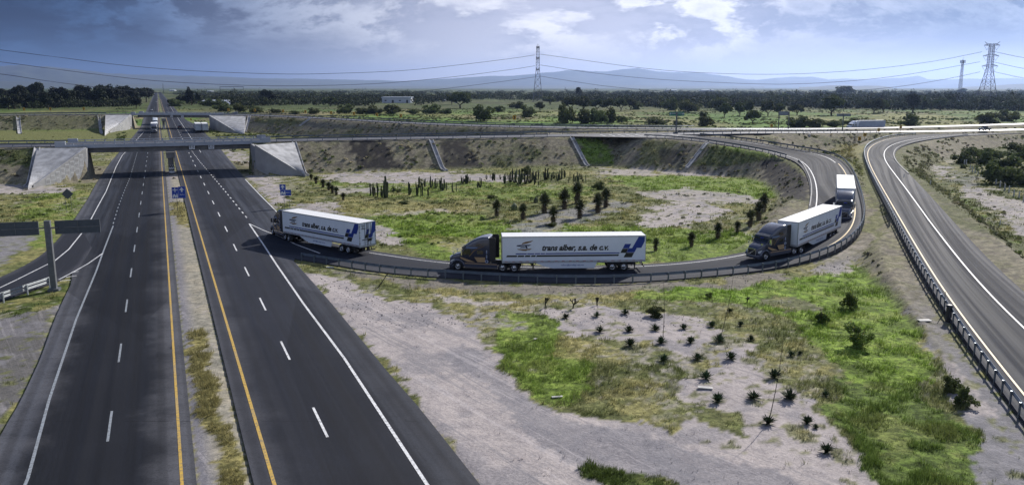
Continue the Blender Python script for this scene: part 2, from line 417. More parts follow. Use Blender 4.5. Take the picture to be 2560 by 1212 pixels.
def pairsmooth(A, B, step=2.0):
    M = [(a + b) / 2 for a, b in zip(A, B)]
    n = sum((b - a).length for a, b in zip(M, M[1:])) / step
    per = 8
    def cr(P):
        P = [P[0] * 2 - P[1]] + P + [P[-1] * 2 - P[-2]]; out = []
        for i in range(1, len(P) - 2):
            p0, p1, p2, p3 = P[i - 1:i + 3]
            for k in range(per):
                t = k / per; out.append(.5 * ((2 * p1) + (p2 - p0) * t + (2 * p0 - 5 * p1 + 4 * p2 - p3) * t * t + (3 * p1 - p0 - 3 * p2 + p3) * t ** 3))
        out.append(P[-2]); return out
    def sm(P, it):
        for _ in range(it): P = [P[0]] + [(P[i - 1] + P[i] * 2 + P[i + 1]) / 4 for i in range(1, len(P) - 1)] + [P[-1]]
        return P
    return sm(cr(sm(A, 1)), 12), sm(cr(sm(B, 1)), 12)
LO, LI = pairsmooth(LP_O, LP_I)
R2_PAIRS = [((2620, 333), (2640, 331), 3.2), ((2400, 333), (2470, 334.5), 3.9), ((2273, 337), (2367, 343), 4.3), ((2229, 343), (2310, 351), 4.25), ((2193, 351), (2269, 360), 4.15), ((2170, 362), (2245, 369), 4.0), ((2158, 376), (2234, 383), 3.85),
    ((2157, 392), (2238, 400), 3.7), ((2165, 418), (2254, 418), 3.4), ((2182, 455), (2290, 450), 3.0), ((2205, 497), (2322, 487), 2.6), ((2249, 581), (2387, 557), 1.9),
    ((2305, 689), (2468, 648), 1.2), ((2356, 763), (2545, 722), .8), ((2417, 860), (2655, 805), .45), ((2492, 961), (2780, 905), .2), ((2580, 1080), (2920, 1010), .1), ((2700, 1240), (3120, 1150), .05), ((2900, 1500), (3480, 1380), .02)]
R2L, R2R = pairsmooth([G(*a, z) for a, b, z in R2_PAIRS], [G(*b, z) for a, b, z in R2_PAIRS])
LR_PAIRS = [((-420, 830), (-420, 900)), ((-200, 775), (-200, 830)), ((0, 699), (0, 752)), ((85, 655), (62, 730)), ((122, 624), (147, 702)), ((154, 593), (195, 690)), ((188, 546), (230, 620))]
LRL, LRR = pairsmooth([G(*a) for a, b in LR_PAIRS], [G(*b) for a, b in LR_PAIRS])

# underpass openings (ground level there) --------------------------------------
def fz(zc, z=0.): return (zc - (H - z) * ST) / CT
WA_L = [G(84, 468), G(222, 446), G(222, 446) + Vector((-5.2, 12.2, 0)), G(222, 446) + Vector((-34, 19, 0))]
WA_R = [G(758, 439), G(641, 436), G(641, 436) + Vector((-5.2, 12.2, 0)), G(641, 436) + Vector((24, 33, 0))]
WB_L = [Vector((-184.5, 379, 0)), Vector((-188.5, 410, 0)), Vector((-195, 426, 0)), Vector((-204, 450, 0))]
WB_R = [Vector((-123, 371, 0)), Vector((-146.5, 401, 0)), Vector((-152, 418, 0)), Vector((-146, 440, 0))]
CUTS = [[(p.x, p.y) for p in WA_L] + [(WA_L[3].x + 4, 255), (WA_R[3].x - 4, 262)] + [(p.x, p.y) for p in WA_R[::-1]], [(p.x, p.y) for p in WB_L] + [(p.x, p.y) for p in WB_R[::-1]]]

def samples(L, R, sl=1.9):
    return [((a.x + b.x) / 2, (a.y + b.y) / 2, (a.z + b.z) / 2, math.hypot(a.x - b.x, a.y - b.y) / 2, 2.25 if (a.x < -90 and a.y < 230) else sl) for a, b in zip(L, R)]
EL = np.array(samples(A_N, A_F) + samples(B_N, B_F) + samples(LO[::2], LI[::2]) + samples(R2L, R2R) +
              [(x, y, z, 6., 2.) for x, y, z in ((52, 246, 6.4), (60, 250, 6.2), (68, 255, 6.0), (76, 262, 5.7), (26, 246, 6.9), (34, 252, 6.7), (44, 262, 6.3), (10, 246, 6.9))], dtype=np.float32)
FLAT = np.array(samples(LRL, LRR), dtype=np.float32)
RCRx = lambda y: np.interp(y, [p.y for p in RCR], [p.x for p in RCR]); LCLx = lambda y: np.interp(y, [p.y for p in LCL], [p.x for p in LCL])
SLOPE = 1.75
def terr(x, y, parts=False):
    x = np.atleast_1d(np.asarray(x, dtype=np.float32)); y = np.atleast_1d(np.asarray(y, dtype=np.float32))
    best = np.full(x.shape, -9., np.float32); pav = np.full(x.shape, 99., np.float32)
    idx = np.where((y < 620) & (y > 5) & (np.abs(x) < 560))[0]
    for c in range(0, len(idx), 40000):
        ii = idx[c:c + 40000]; d = np.sqrt((x[ii, None] - EL[None, :, 0]) ** 2 + (y[ii, None] - EL[None, :, 1]) ** 2) - EL[None, :, 3]
        h = EL[None, :, 2] - .14 - np.maximum(d - .7, 0) / EL[None, :, 4]
        hi = np.where(d < .25, EL[None, :, 2] - .16, 99.).min(1)
        best[ii] = np.where(hi < 90, np.minimum(hi, h.max(1)), h.max(1)); pav[ii] = d.min(1)
    base = (fbm(x, y, .11, 4) - .5) * .5 + (fbm(x, y, .5, 3, seed=5.) - .5) * .22
    out = np.minimum(np.maximum(LCLx(y) - x, x - RCRx(y)), 99)      # distance outside the highway corridor
    med = np.minimum(x - (.45 + K * y), (3.45 + K * y) - x)          # >0 inside the median
    d_h = np.where(out > 0, out, np.where(med > 0, med, 0))
    pav = np.minimum(pav, d_h)
    for c in range(0, len(idx), 200000):
        ii = idx[c:c + 200000]; d = np.sqrt((x[ii, None] - FLAT[None, ::2, 0]) ** 2 + (y[ii, None] - FLAT[None, ::2, 1]) ** 2) - FLAT[None, ::2, 3]
        pav[ii] = np.minimum(pav[ii], d.min(1))
    k = np.clip((pav - .2) / 2.2, 0, 1); far = np.clip((y - 500) / 600, 0, 1)
    flat = -.05 + k * (.03 + base * (1 + far * 2)) - .06 * (pav < .3)
    low = np.where(best > .0, np.minimum(np.maximum(best, flat), best + .02), flat)
    hgt = np.where(best > flat, best + k * base * .5 * np.clip(best, 0, 1), flat)
    for c in CUTS: hgt = np.where(inpoly(x, y, c), np.minimum(flat, .05), hgt)
    if parts: return hgt, best, pav
    return hgt
def tz(x, y): return float(terr([x], [y])[0])

# ------------------------------------------------------------------ ground cover classes traced from the photo
C_DIRT = (.425, .382, .368); C_GRAV = (.235, .228, .245); C_GREEN = (.155, .235, .035); C_OLIVE = (.145, .155, .062)
C_DRY = (.27, .245, .105); C_ROCK = (.034, .032, .034); C_SLOPE = (.25, .225, .170); C_FIELD = (.10, .16, .035); C_DK = (.060, .085, .020)
# (polygon, colour, grassiness, strength)
PLY = [
 # verge inside and round the loop
 ([(600, 432), (1640, 425), (2015, 400), (2030, 540), (1960, 600), (1860, 640), (1620, 660), (940, 632), (690, 530)], C_OLIVE, .8, .9),
 ([(940, 560), (1560, 560), (1900, 585), (1960, 575), (1930, 612), (1830, 640), (1620, 660), (1240, 662), (1040, 642)], C_GREEN, 1, .75),
 ([(880, 520), (1240, 540), (1290, 600), (1150, 640), (1030, 600), (930, 560)], C_GREEN, 1, .7),
 ([(1540, 440), (1890, 445), (1990, 470), (1960, 500), (1700, 478), (1560, 470)], C_GREEN, 1, .8),
 ([(780, 455), (1250, 452), (1500, 470), (1480, 500), (1100, 500), (850, 480)], C_GREEN, .9, .55),
 ([(1390, 425), (1640, 425), (1900, 430), (1900, 445), (1400, 436)], C_DRY, .7, .6),
 ([(850, 500), (1180, 505), (1200, 530), (900, 535), (800, 515)], C_DRY, .7, .7),
 ([(1060, 585), (1240, 600), (1230, 632), (1100, 625)], C_DRY, .7, .6),
 ([(790, 434), (1110, 430), (1300, 437), (1290, 452), (900, 460), (815, 452)], C_DIRT, 0, .95),
 ([(820, 470), (960, 468), (965, 480), (840, 482)], C_DIRT, 0, .8),
 ([(1480, 424), (1640, 420), (1640, 438), (1500, 440)], C_DIRT, 0, .8),
 ([(1660, 426), (1830, 418), (1850, 440), (1700, 442)], C_DIRT, .1, .85),
 ([(1600, 486), (1720, 470), (1880, 488), (1900, 505), (1720, 508)], C_DIRT, .1, .8),
 ([(1600, 540), (1640, 512), (1730, 500), (1810, 515), (1790, 552), (1680, 572), (1610, 572)], C_DIRT, .1, .95),
 ([(730, 512), (800, 506), (850, 530), (860, 552), (760, 545)], C_DIRT, 0, .9),
 ([(935, 560), (985, 566), (1010, 592), (985, 612), (940, 612)], C_DIRT, 0, .9),
 ([(880, 536), (1150, 524), (1190, 515), (1150, 530), (930, 545)], C_DIRT, .2, .6),
 ([(1290, 562), (1400, 522), (1540, 500), (1570, 515), (1470, 555), (1370, 585), (1300, 585)], C_GRAV, .25, .8),
 ([(556, 372), (600, 374), (640, 405), (690, 440), (712, 478), (700, 520), (690, 530), (640, 470), (600, 435)], C_DIRT, 0, .95),
 # left verge
 ([(0, 455), (250, 455), (235, 480), (190, 545), (120, 625), (0, 700), (-300, 800), (-300, 455)], C_OLIVE, .8, .85),
 ([(60, 480), (230, 478), (180, 560), (120, 620), (60, 600)], C_GREEN, .9, .55),
 ([(-100, 460), (120, 462), (190, 472), (110, 486), (-100, 490)], C_DIRT, .1, .9),
 ([(-100, 578), (60, 588), (75, 610), (20, 650), (-100, 690)], C_GRAV, .1, .9),
 ([(-300, 740), (0, 742), (130, 716), (182, 705), (165, 740), (110, 770), (0, 800), (-300, 850)], C_DK, .9, .9),
 ([(-400, 850), (0, 796), (110, 770), (155, 745), (136, 800), (102, 895), (51, 1004), (0, 1089), (-400, 1500)], (.13, .125, .125), 0, .95),
 # in front of the loop
 ([(740, 650), (900, 690), (1300, 740), (1700, 735), (2000, 700), (2190, 600), (2320, 780), (2420, 950), (2560, 1300), (1400, 1300), (1000, 760)], C_OLIVE, .8, .9),
 ([(750, 652), (900, 700), (1100, 712), (1330, 735), (1340, 790), (1220, 800), (1100, 775), (900, 715)], C_OLIVE, .9, .9),
 ([(1000, 708), (1300, 738), (1640, 735), (1640, 745), (1300, 760), (1100, 735)], C_DRY, .8, .8),
 ([(1190, 755), (1340, 740), (1350, 800), (1230, 800)], C_DRY, .8, .7),
 ([(1235, 790), (1370, 785), (1410, 850), (1490, 930), (1450, 1000), (1370, 1012), (1290, 950), (1255, 880)], C_GREEN, 1, .75),
 ([(1400, 840), (1500, 855), (1490, 905), (1390, 890)], C_DRY, .9, .7),
 ([(1560, 716), (1700, 722), (1950, 700), (2150, 672), (2240, 735), (2280, 800), (2315, 900), (2330, 990), (2250, 1010), (2130, 950), (2040, 860), (1990, 800), (1850, 760), (1600, 748)], C_GREEN, 1, .92),
 ([(1600, 726), (2100, 690), (2130, 720), (1950, 760), (1750, 745)], (.15, .24, .03), 1, .8),
 ([(2090, 945), (2330, 985), (2440, 1100), (2500, 1300), (2240, 1300), (2140, 1100), (2060, 1000)], (.095, .145, .028), 1, .92),
 ([(1900, 748), (2000, 744), (2050, 762), (2020, 785), (1960, 778), (1905, 768)], (.12, .10, .08), .4, .7),
 ([(1340, 768), (1410, 763), (1519, 772), (1607, 778), (1695, 785), (1783, 805), (1835, 820), (1790, 846), (1739, 857), (1717, 882), (1673, 874), (1607, 857), (1510, 853), (1432, 842), (1388, 820)], C_DIRT, .02, 1),
 ([(1090, 736), (1270, 748), (1250, 768), (1100, 760)], C_DIRT, .2, .85),
 ([(1655, 985), (1739, 943), (1796, 904), (1862, 864), (1905, 873), (1886, 899), (1948, 943), (2022, 983), (2066, 1027), (2132, 1114), (2224, 1212), (2260, 1320), (1750, 1320), (1700, 1080), (1739, 1044), (1805, 1057), (1870, 1082), (1860, 1030), (1760, 1005), (1700, 997)], C_DIRT, .02, 1),
 ([(735, 655), (810, 690), (900, 722), (990, 752), (1060, 765), (1100, 780), (1170, 820), (1215, 850), (1265, 905), (1290, 970), (1366, 1018), (1423, 1027), (1563, 1057), (1673, 1079), (1760, 1110), (2240, 1240), (2300, 1500), (1400, 1500), (1201, 1212), (1049, 1020), (886, 828), (825, 754)], C_DIRT, .0, 1),
 ([(1170, 850), (1290, 985), (1450, 1050), (1700, 1110), (1960, 1190), (2100, 1400), (1700, 1400), (1480, 1180), (1260, 1020), (1120, 900)], C_GRAV, 0, .7),
 ([(1455, 1145), (1520, 1150), (1640, 1190), (1700, 1240), (1600, 1260), (1500, 1200)], C_DK, 1, 1),
 ([(1985, 1085), (2010, 1065), (2060, 1090), (2030, 1120), (1990, 1110)], C_OLIVE, .7, .8),
 ([(830, 672), (1100, 700), (1400, 714), (1700, 708), (1900, 690), (1950, 684), (1960, 700), (1700, 728), (1400, 736), (1100, 718), (850, 686)], (.22, .195, .185), .25, .8),
 ([(2010, 672), (2100, 632), (2170, 570), (2195, 600), (2150, 660), (2100, 690)], C_DIRT, .15, .8),
 ([(2170, 560), (2215, 600), (2290, 690), (2345, 780), (2405, 860), (2480, 960), (2570, 1060), (2700, 1300), (2500, 1300), (2430, 1060), (2370, 940), (2330, 870), (2290, 790), (2240, 710), (2200, 650)], C_GRAV, .12, .95),
 ([(2330, 870), (2380, 900), (2440, 960), (2480, 1040), (2440, 1050), (2380, 960)], C_DIRT, .1, .8),
 # right verge
 ([(2390, 555), (2560, 745), (2700, 900), (3300, 900), (3300, 340), (2560, 345), (2300, 360), (2260, 400)], (.095, .105, .045), .75, .92),
 ([(2270, 432), (2330, 450), (2430, 520), (2560, 640), (2560, 745), (2470, 650), (2380, 555)], C_GREEN, .9, .45),
 ([(2330, 383), (2430, 372), (2440, 400), (2350, 410)], C_DIRT, .1, .5),
 ([(2325, 418), (2360, 415), (2380, 450), (2345, 445)], C_DIRT, .1, .9),
 ([(2405, 470), (2460, 465), (2530, 500), (2620, 520), (2620, 560), (2500, 530), (2430, 500)], C_DIRT, .1, .85),
 ([(2490, 530), (2620, 530), (2700, 600), (2560, 590)], C_DIRT, .1, .8),
 ([(2390, 420), (2420, 440), (2470, 470), (2460, 480), (2400, 450)], C_GRAV, .1, .6),
]
PLY_SLOPE = [
 ([(868, 350), (955, 348), (1003, 420), (905, 424)], C_ROCK, .1, .95), ([(1096, 350), (1165, 350), (1212, 424), (1120, 424)], C_ROCK, .1, .9),
 ([(1432, 344), (1500, 344), (1545, 415), (1480, 415)], C_GREEN, .9, .9), ([(1605, 350), (1690, 352), (1670, 412), (1590, 412)], C_OLIVE, .8, .8), ([(1650, 370), (1720, 375), (1690, 412), (1640, 412)], C_ROCK, .2, .7),
 ([(1775, 360), (1900, 380), (1930, 400), (1800, 418), (1735, 412)], C_DK, .8, .8), ([(1780, 362), (1900, 376), (1960, 398), (1880, 390)], C_GREEN, .9, .6),
 ([(1900, 400), (1985, 400), (2010, 420), (2022, 470), (2018, 505), (1950, 490), (1905, 440)], C_ROCK, .1, 1), ([(1955, 385), (2010, 400), (2022, 440), (2000, 430), (1960, 412)], C_OLIVE, .7, .8),
 ([(2080, 395), (2160, 400), (2210, 560), (2180, 640), (2160, 560), (2165, 500), (2140, 430)], C_OLIVE, .8, .8),
 ([(2090, 360), (2160, 365), (2150, 400), (2080, 385)], C_DRY, .7, .7),
 ([(0, 372), (90, 372), (70, 420), (0, 410)], C_DK, .9, .8), ([(0, 290), (250, 290), (250, 338), (0, 338)], C_OLIVE, .6, .5),
 ([(640, 296), (780, 300), (760, 312), (640, 308)], C_OLIVE, .8, .7),
 ([(2300, 355), (2560, 350), (2560, 372), (2300, 372)], C_SLOPE, .3, .7),
]
def classify(x, y, z, best):
    """ground colour and grassiness for world points"""
    n = x.shape[0]; sc = np.clip(y / 120, .4, 2.2)
    wx = x + (fbm(x, y, .22, 4, .6, 3.) - .5) * 7 * sc; wy = y + (fbm(x, y, .22, 4, .6, 8.) - .5) * 9 * sc
    wx = wx + (fbm(x, y, 1.1, 3, .6, 13.) - .5) * 2.4 * sc; wy = wy + (fbm(x, y, 1.1, 3, .6, 18.) - .5) * 3. * sc
    u, v = PX(wx, wy, z)
    f1 = fbm(x, y, .06, 4, .6, 21.); f2 = fbm(x, y, .35, 4, .6, 31.); f3 = fbm(x, y * .35, .02, 4, .55, 41.); f4 = fbm(x, y, 1.3, 3, .6, 51.)
    ol = np.array(C_OLIVE); col = np.tile(ol, (n, 1)); g = np.full(n, .75)
    def mixc(c, gr, w):
        nonlocal col, g
        w = np.clip(w, 0, 1)[:, None]; col = col * (1 - w) + np.array(c) * w; g = g * (1 - w[:, 0]) + gr * w[:, 0]
    near = y < 300
    fr = np.clip((y - np.where(x < -20, 385, 235)) / 60, 0, 1)
    mixc(C_FIELD, .7, fr); mixc((.19, .195, .075), .6, fr * np.clip((f3 - .5) * 7, 0, 1)); mixc((.20, .17, .10), .4, fr * np.clip((fbm(x, y * .3, .012, 4, .5, 77.) - .55) * 9, 0, .8))
    mixc((.09, .165, .03), 1, fr * np.clip((.47 - f3) * 8, 0, 1)); mixc((.06, .075, .03), .8, np.clip((y - 640) / 200, 0, .85))
    for p, c, gr, w in PLY:
        mixc(c, gr, w * inpoly(u, v, p))
    col = col * (1 + fr * ((fbm(x * .3, y, .09, 4, .6, 63.) - .5) * 1.5 + (fbm(x, y, .6, 3, .6, 67.) - .5) * 1.0))[:, None]
    # patchiness
    gm = g > .35
    mixc(C_DRY, .7, gm * near * np.where(g > .93, .35, 1.) * np.clip((f2 - .54) * 7, 0, .65)); mixc(C_DK, .9, gm * near * np.clip((.43 - f2) * 6, 0, .5))
    mixc(C_DIRT, .0, gm * near * (g < .9) * np.clip((f1 * .5 + f4 * .5 - .59) * 12, 0, .7))
    lo = g < .3
    mixc(C_GRAV, .0, lo * np.clip((f2 - .52) * 6, 0, .55)); mixc(C_OLIVE, .6, lo * (g > .01) * np.clip((f4 - .6) * 9, 0, .8))
    # embankments
    e = np.clip(best / .8, 0, 1) * (best > 0)
    u2, v2 = PX(x + (f2 - .5) * 5, y + (f1 - .5) * 4, z)
    mixc(C_SLOPE, .45, e * .92); mixc((.20, .195, .11), .6, e * np.clip((f2 - .5) * 6, 0, .7)); mixc(C_DK, .8, e * np.clip((.40 - f1) * 8, 0, .6))
    mixc((.105, .092, .082), .1, e * np.clip((f4 - .55) * 8, 0, .6))
    mixc((.105, .115, .05), .8, e * (x > 62) * (y < 235) * np.clip(.45 + (f2 - .3) * 2, .3, .85))
    for p, c, gr, w in PLY_SLOPE: mixc(c, gr, w * e * inpoly(u2, v2, p) * np.clip(.75 + (f4 - .35) * 3, .5, 1))
    # median
    t = x - K * y; md = (t > .45) & (t < 3.45)
    med_g = inpoly(u, v, [(475, 830), (520, 818), (535, 870), (550, 905), (562, 1000), (605, 1212), (640, 1400), (560, 1400), (500, 1000), (482, 930)]) | inpoly(u, v, [(428, 500), (492, 500), (492, 560), (440, 560)]) | inpoly(u, v, [(590, 860), (620, 990), (650, 1212), (628, 1212), (590, 960)])
    mixc(C_DIRT, 0., md * .55); mixc(C_GRAV, 0., md * np.clip(1.9 - t, 0, 1)); mixc((.19, .17, .065), 1., md * med_g * .95); mixc(C_OLIVE, .9, md * (y > 205) * .8)
    return np.clip(col, 0, 1), np.clip(g, 0, 1)

def ground_material():
    m = bpy.data.materials.new('ground_soil_and_grass'); m.use_nodes = True; t = NT(m.node_tree); b = t.n['Principled BSDF']
    at_ = t.add('ShaderNodeAttribute', attribute_name='gcol'); c = at_.outputs['Color']; g = at_.outputs['Alpha']
    wp = t.add('ShaderNodeNewGeometry').outputs['Position']
    n1 = t.noise(wp, 1.1, 6, .7); n2 = t.noise(wp, 6., 4, .7); n3 = t.noise(wp, .12, 4, .6)
    # grass: strong light and dark clumps; soil: finer
    n4 = t.noise(wp, 2.6, 5, .75, dist=.6)
    k = t.mix(t.ramp(n1, .36, .64), (.50, .53, .48), (1.45, 1.40, 1.34)); k = t.mix(1., k, t.mix(t.ramp(n4, .38, .62), (.62, .62, .62), (1.35, 1.35, 1.35)), 'MULTIPLY')
    kg = t.mix(1., c, k, 'MULTIPLY')
    ks = t.mix(1., c, t.mix(t.ramp(n2, .25, .75), (.72, .72, .73), (1.14, 1.13, 1.12)), 'MULTIPLY')
    ks = t.mix(.6, ks, t.mix(t.ramp(n1, .35, .6), (.72, .72, .75), (1.06, 1.05, 1.04)), 'MULTIPLY')
    # wheel tracks and pebbles on bare soil
    tv = t.add('ShaderNodeVectorRotate', i_Vector=wp); tv.rotation_type = 'Z_AXIS'; tv.inputs['Angle'].default_value = math.radians(-36)
    tr = t.math('ADD', t.math('MULTIPLY', t.noise(t.vec(tv.outputs[0], (1.0, .028, 1)), 1.0, 4, .65, dist=.35), .6), t.math('MULTIPLY', t.noise(t.vec(tv.outputs[0], (4.5, .09, 1)), 1.0, 3, .65, dist=.3), .4))
    bare = t.math('SUBTRACT', 1.0, t.math('MULTIPLY', g, 8.0), clamp=True); ks = t.mix(t.math('MULTIPLY', bare, t.ramp(tr, .50, .62, 0., .55)), ks, (.20, .195, .21)); ks = t.mix(t.math('MULTIPLY', bare, t.ramp(tr, .48, .38, 0., .24)), ks, (.62, .57, .57))
    vo = t.add('ShaderNodeTexVoronoi', i_Scale=2.6, i_Vector=wp); ks = t.mix(t.ramp(vo.outputs['Distance'], .10, .04, 0., .6), ks, (.07, .07, .07))
    cc = t.mix(g, ks, kg)
    t.l.new(cc, b.inputs['Base Color']); b.inputs['Roughness'].default_value = .95; b.inputs['Specular IOR Level'].default_value = .1
    hgt = t.math('ADD', n1, t.math('MULTIPLY', n2, .5))
    bp = t.add('ShaderNodeBump', i_Height=hgt); bp.inputs['Strength'].default_value = .6; bp.inputs['Distance'].default_value = .12
    t.l.new(bp.outputs[0], b.inputs['Normal']); return m

def GT(u, v):
    z = 0.
    for _ in range(14): p = G(u, v, z); z = .5 * z + .5 * tz(p.x, p.y)
    return G(u, v, z)

def build_ground():
    ys = [-60.]
    while ys[-1] < 20: ys.append(ys[-1] + 4)
    while ys[-1] < 430: ys.append(ys[-1] + .24 + .0034 * max(ys[-1], 0))
    while ys[-1] < 26000: ys.append(ys[-1] * 1.022)
    ys = np.array(ys); na = 820
    ta = np.tan(np.linspace(-math.radians(54), math.radians(54), na))
    OY = -75.
    Y, T = np.meshgrid(ys, ta, indexing='ij'); X = T * (Y - OY)
    x = X.ravel().astype(np.float32); y = Y.ravel().astype(np.float32)
    h, best, pav = terr(x, y, True)
    col, g = classify(x, y, np.where(best > 0, h, 0), best)
    nr = len(ys); I = np.arange(nr * na).reshape(nr, na)
    Fc = np.stack([I[:-1, :-1].ravel(), I[:-1, 1:].ravel(), I[1:, 1:].ravel(), I[1:, :-1].ravel()], 1)
    me = npmesh('ground', np.stack([x, y, h], 1), Fc, ground_material(), smooth=True)
    a = me.color_attributes.new('gcol', 'FLOAT_COLOR', 'POINT')
    a.data.foreach_set('color', np.concatenate([col, g[:, None]], 1).astype(np.float32).ravel())
    o = link('ground', me); tag(o, kind='structure')
build_ground()

# ------------------------------------------------------------------ roads
ribbon('highway_road', RCL, RCR, M_ASPH, .03, .12, n=10, lane_uv=True)
ribbon('opposite_highway_road', LCL, LCR, M_ASPHL, .03, .12, n=10, lane_uv=True)
ribbon('exit_ramp_road', LRL, LRR, M_ASPH2, .042, .12)
ribbon('loop_ramp_road', LO, LI, M_ASPH2, .036, .5)
ribbon('entry_ramp_road', R2L, R2R, M_ASPH2, .04, .5)
ribbon('overpass_road', A_N, A_F, M_ASPH3, .03, .3)
ribbon('far_overpass_road', B_N, B_F, M_ASPH3, .03, .3)
# paved wedge where the loop leaves the overpass road
gore = MB(); gp = [G(1430, 341.5, 7.0), G(1640, 345, 7.0), G(1745, 342, 6.98), G(1660, 334, 7.0), G(1430, 335, 7.0)]
gore.add([p + Vector((0, 0, .045)) for p in gp], [(0, 1, 2, 3, 4)]); tag(gore.build('junction_road', mat('asphalt_gore', (.085, .085, .093), .7, vscale=.4)), kind='structure')

def build_lines():
    w = MB(); ye = MB(); wn = MB()
    ysn = [y for y in YS if y < 1500]
    line_on(ye, [hw(4.52, y) for y in ysn], .20); line_on(ye, [hw(-.33, y) for y in ysn], .17)
    # lane dashes of the near carriageway (5 m on, 10 m off)
    line_on(w, [hw(8.52, y) for y in np.arange(17.6, 900, 2)], .16, dash=(5, 10.35))
    line_on(w, [G(1250, 1490), G(1068, 1212), G(860, 895), G(759, 760), G(690, 660), G(656, 608), G(623, 560)], .2)
    line_on(w, [G(623, 560), G(660, 577), G(700, 592), G(740, 612), G(800, 634)], .18, .055)
    line_on(w, [G(617, 545) + Vector((0, 0, 0)), G(560, 475), G(500, 405), G(478, 376), G(455, 345)], .2, dash=(2, 3))
    line_on(w, [hw(12.4, y) for y in np.arange(262, 900, 10)], .16)
    line_on(w, [G(703, 545), G(690, 528), G(650, 488), G(613, 449)], .18)
    # far carriageway
    line_on(wn, [hw(-4.55, y) for y in np.arange(17, 900, 2)], .15, dash=(5, 10.35))
    line_on(wn, [G(10, 1340), G(70, 1195), G(123, 1000), G(190, 800), G(240, 680), G(258, 630), G(283, 565)], .18)
    line_on(wn, [G(283, 560), G(295, 520), G(310, 480), G(325, 445), G(345, 375)], .15, dash=(1.8, 2.6))
    line_on(w, [G(257, 634), G(220, 660), G(190, 677), G(147, 700)], .16, .055)
    for a, b in (((150, 703), (177, 701)), ((165, 694), (192, 690)), ((180, 682), (196, 679))): line_on(w, [G(*a), G(*b)], .2, .058)
    line_on(w, [G(u, v) for u, v in ((-200, 800), (0, 720), (38, 702), (94, 674), (138, 652), (172, 624), (210, 577), (229, 546), (251, 505), (265, 480), (290, 418), (305, 390), (328, 365), (360, 330))], .16, .056)
    # loop ramp
    n = len(LO)
    line_on(w, lerp_path(LO, LI, .86)[34:-2], .17, .05)
    line_on(ye, [p for p in lerp_path(LO, LI, .16)[30:-60] if p.x > 37], .17, .05); line_on(w, lerp_path(LO, LI, .20)[-60:-14], .17, .05)
    # entry ramp: yellow left, white right
    line_on(ye, lerp_path(R2L, R2R, .13)[20:], .16, .06); line_on(w, [a.lerp(b, .60 + .06 * min(max((a.z - 2) / 2, 0), 1)) for a, b in zip(R2L, R2R)], .16, .06)
    # overpass roads
    for P in (A_N, B_N):
        line_on(w, offset(P, 1.6), .15, .05); line_on(w, offset(P, 9.2), .15, .05); line_on(w, offset(P, 5.4), .15, .05, dash=(5, 10))
    for i in range(9):
        u = 1500 + i * 22; line_on(w, [G(u, 337.3, 7), G(u + 14 + i * 2, 341.5 + i * .2, 7)], .4, .08)
    line_on(w, [G(1590, 337, 7), G(1660, 341, 7), G(1745, 347.5, 6.9)], .35, .09); line_on(w, [G(1640, 334.6, 7), G(1745, 342, 6.95)], .3, .09)
    o = w.build('white_road_marking', M_WHITE); tag(o, kind='structure'); o = ye.build('yellow_road_marking', M_YEL); tag(o, kind='structure')
    o = wn.build('worn_road_marking', M_WORN); tag(o, kind='structure')
build_lines()
# ------------------------------------------------------------------ guard rails
def pathlen(P):
    L = [0]
    for a, b in zip(P, P[1:]): L.append(L[-1] + (b - a).length)
    return L
def point_at(P, L, s):
    i = min(max(int(np.searchsorted(L, s)) - 1, 0), len(P) - 2); t = (s - L[i]) / max(L[i + 1] - L[i], 1e-6)
    return P[i].lerp(P[i + 1], min(max(t, 0), 1)), (P[i + 1] - P[i]).normalized()
_post = {}
def guard_rail(label, path, side=1, spacing=2.0, top=.86, drop=.35, mt=None, group='guard rails along the roads', posts=True, double=False):
    """side: +1 when the traffic is to the left of the path"""
    mt = mt or M_GALV
    P = smooth_path(path, 1.6) if len(path) > 3 else [Vector(p) for p in path]
    root = empty('guard_rail', P[0]); tag(root, label, 'guard rail', group)
    Q = [p - P[0] for p in P]
    w = [(0, top), (.05, top - .03), (.05, top - .10), (-.01, top - .15), (.05, top - .20), (.05, top - .28), (0, top - .31), (-.02, top - .28), (.02, top - .21), (-.04, top - .15), (.02, top - .09), (-.02, top - .03)]
    if double: w = [(a, top + (b - top) * .6) for a, b in w]
    w = [((a + .09) * side, b) for a, b in w]
    mb = MB(); mb.sweep(Q, w)
    mb.build('rail', mt, root)
    if double:
        mb = MB(); mb.sweep(Q, [(a, b - .36) for a, b in w]); mb.build('rail', mt, root)
    if not posts: return root
    key = (round(top, 2), round(drop, 2), mt.name)
    if key not in _post:
        m = MB(); m.box(-.07, .07, -.055, .055, -drop, top - .04); m.box(-.075, .075, .02, .03, -drop, top - .04); _post[key] = m.mesh('guard_rail_post', mt)
    L = pathlen(Q); n = max(2, int(L[-1] / spacing) + 1); pts = []
    for i in range(n):
        p, d = point_at(Q, L, min(i * spacing + .2, L[-1])); pts.append((p, math.atan2(d.y, d.x)))
    pts.sort(key=lambda q: (q[0] + P[0] - Vector((0, 0, H))).length)
    for p, a in pts[:98]: link('post', _post[key], root, p, a)
    rest = pts[98:]
    if rest:
        m = MB()
        for p, a in rest: m.box(-.07, .07, -.055, .055, -drop, top - .04, M=Matrix.Translation(p) @ Matrix.Rotation(a, 4, 'Z'))
        tag(m.build('post', mt, root), kind='stuff')
    return root
def sub(P, cond): return [p for p in P if cond(p)]
lo = [p + Vector((0, 0, 0)) for p in LO]
i0 = min(range(len(LO)), key=lambda i: (LO[i] - G(752, 650)).length); i1 = min(range(len(LO)), key=lambda i: (LO[i] - G(1663, 333, 7.0)).length)
guard_rail('long curved steel guard rail on outside of loop ramp beside the semi trucks', LO[i0:i1:3], side=1, spacing=2.05)
LI_up = [p for p in LI if p.y > 176 and p.z > 4.6]
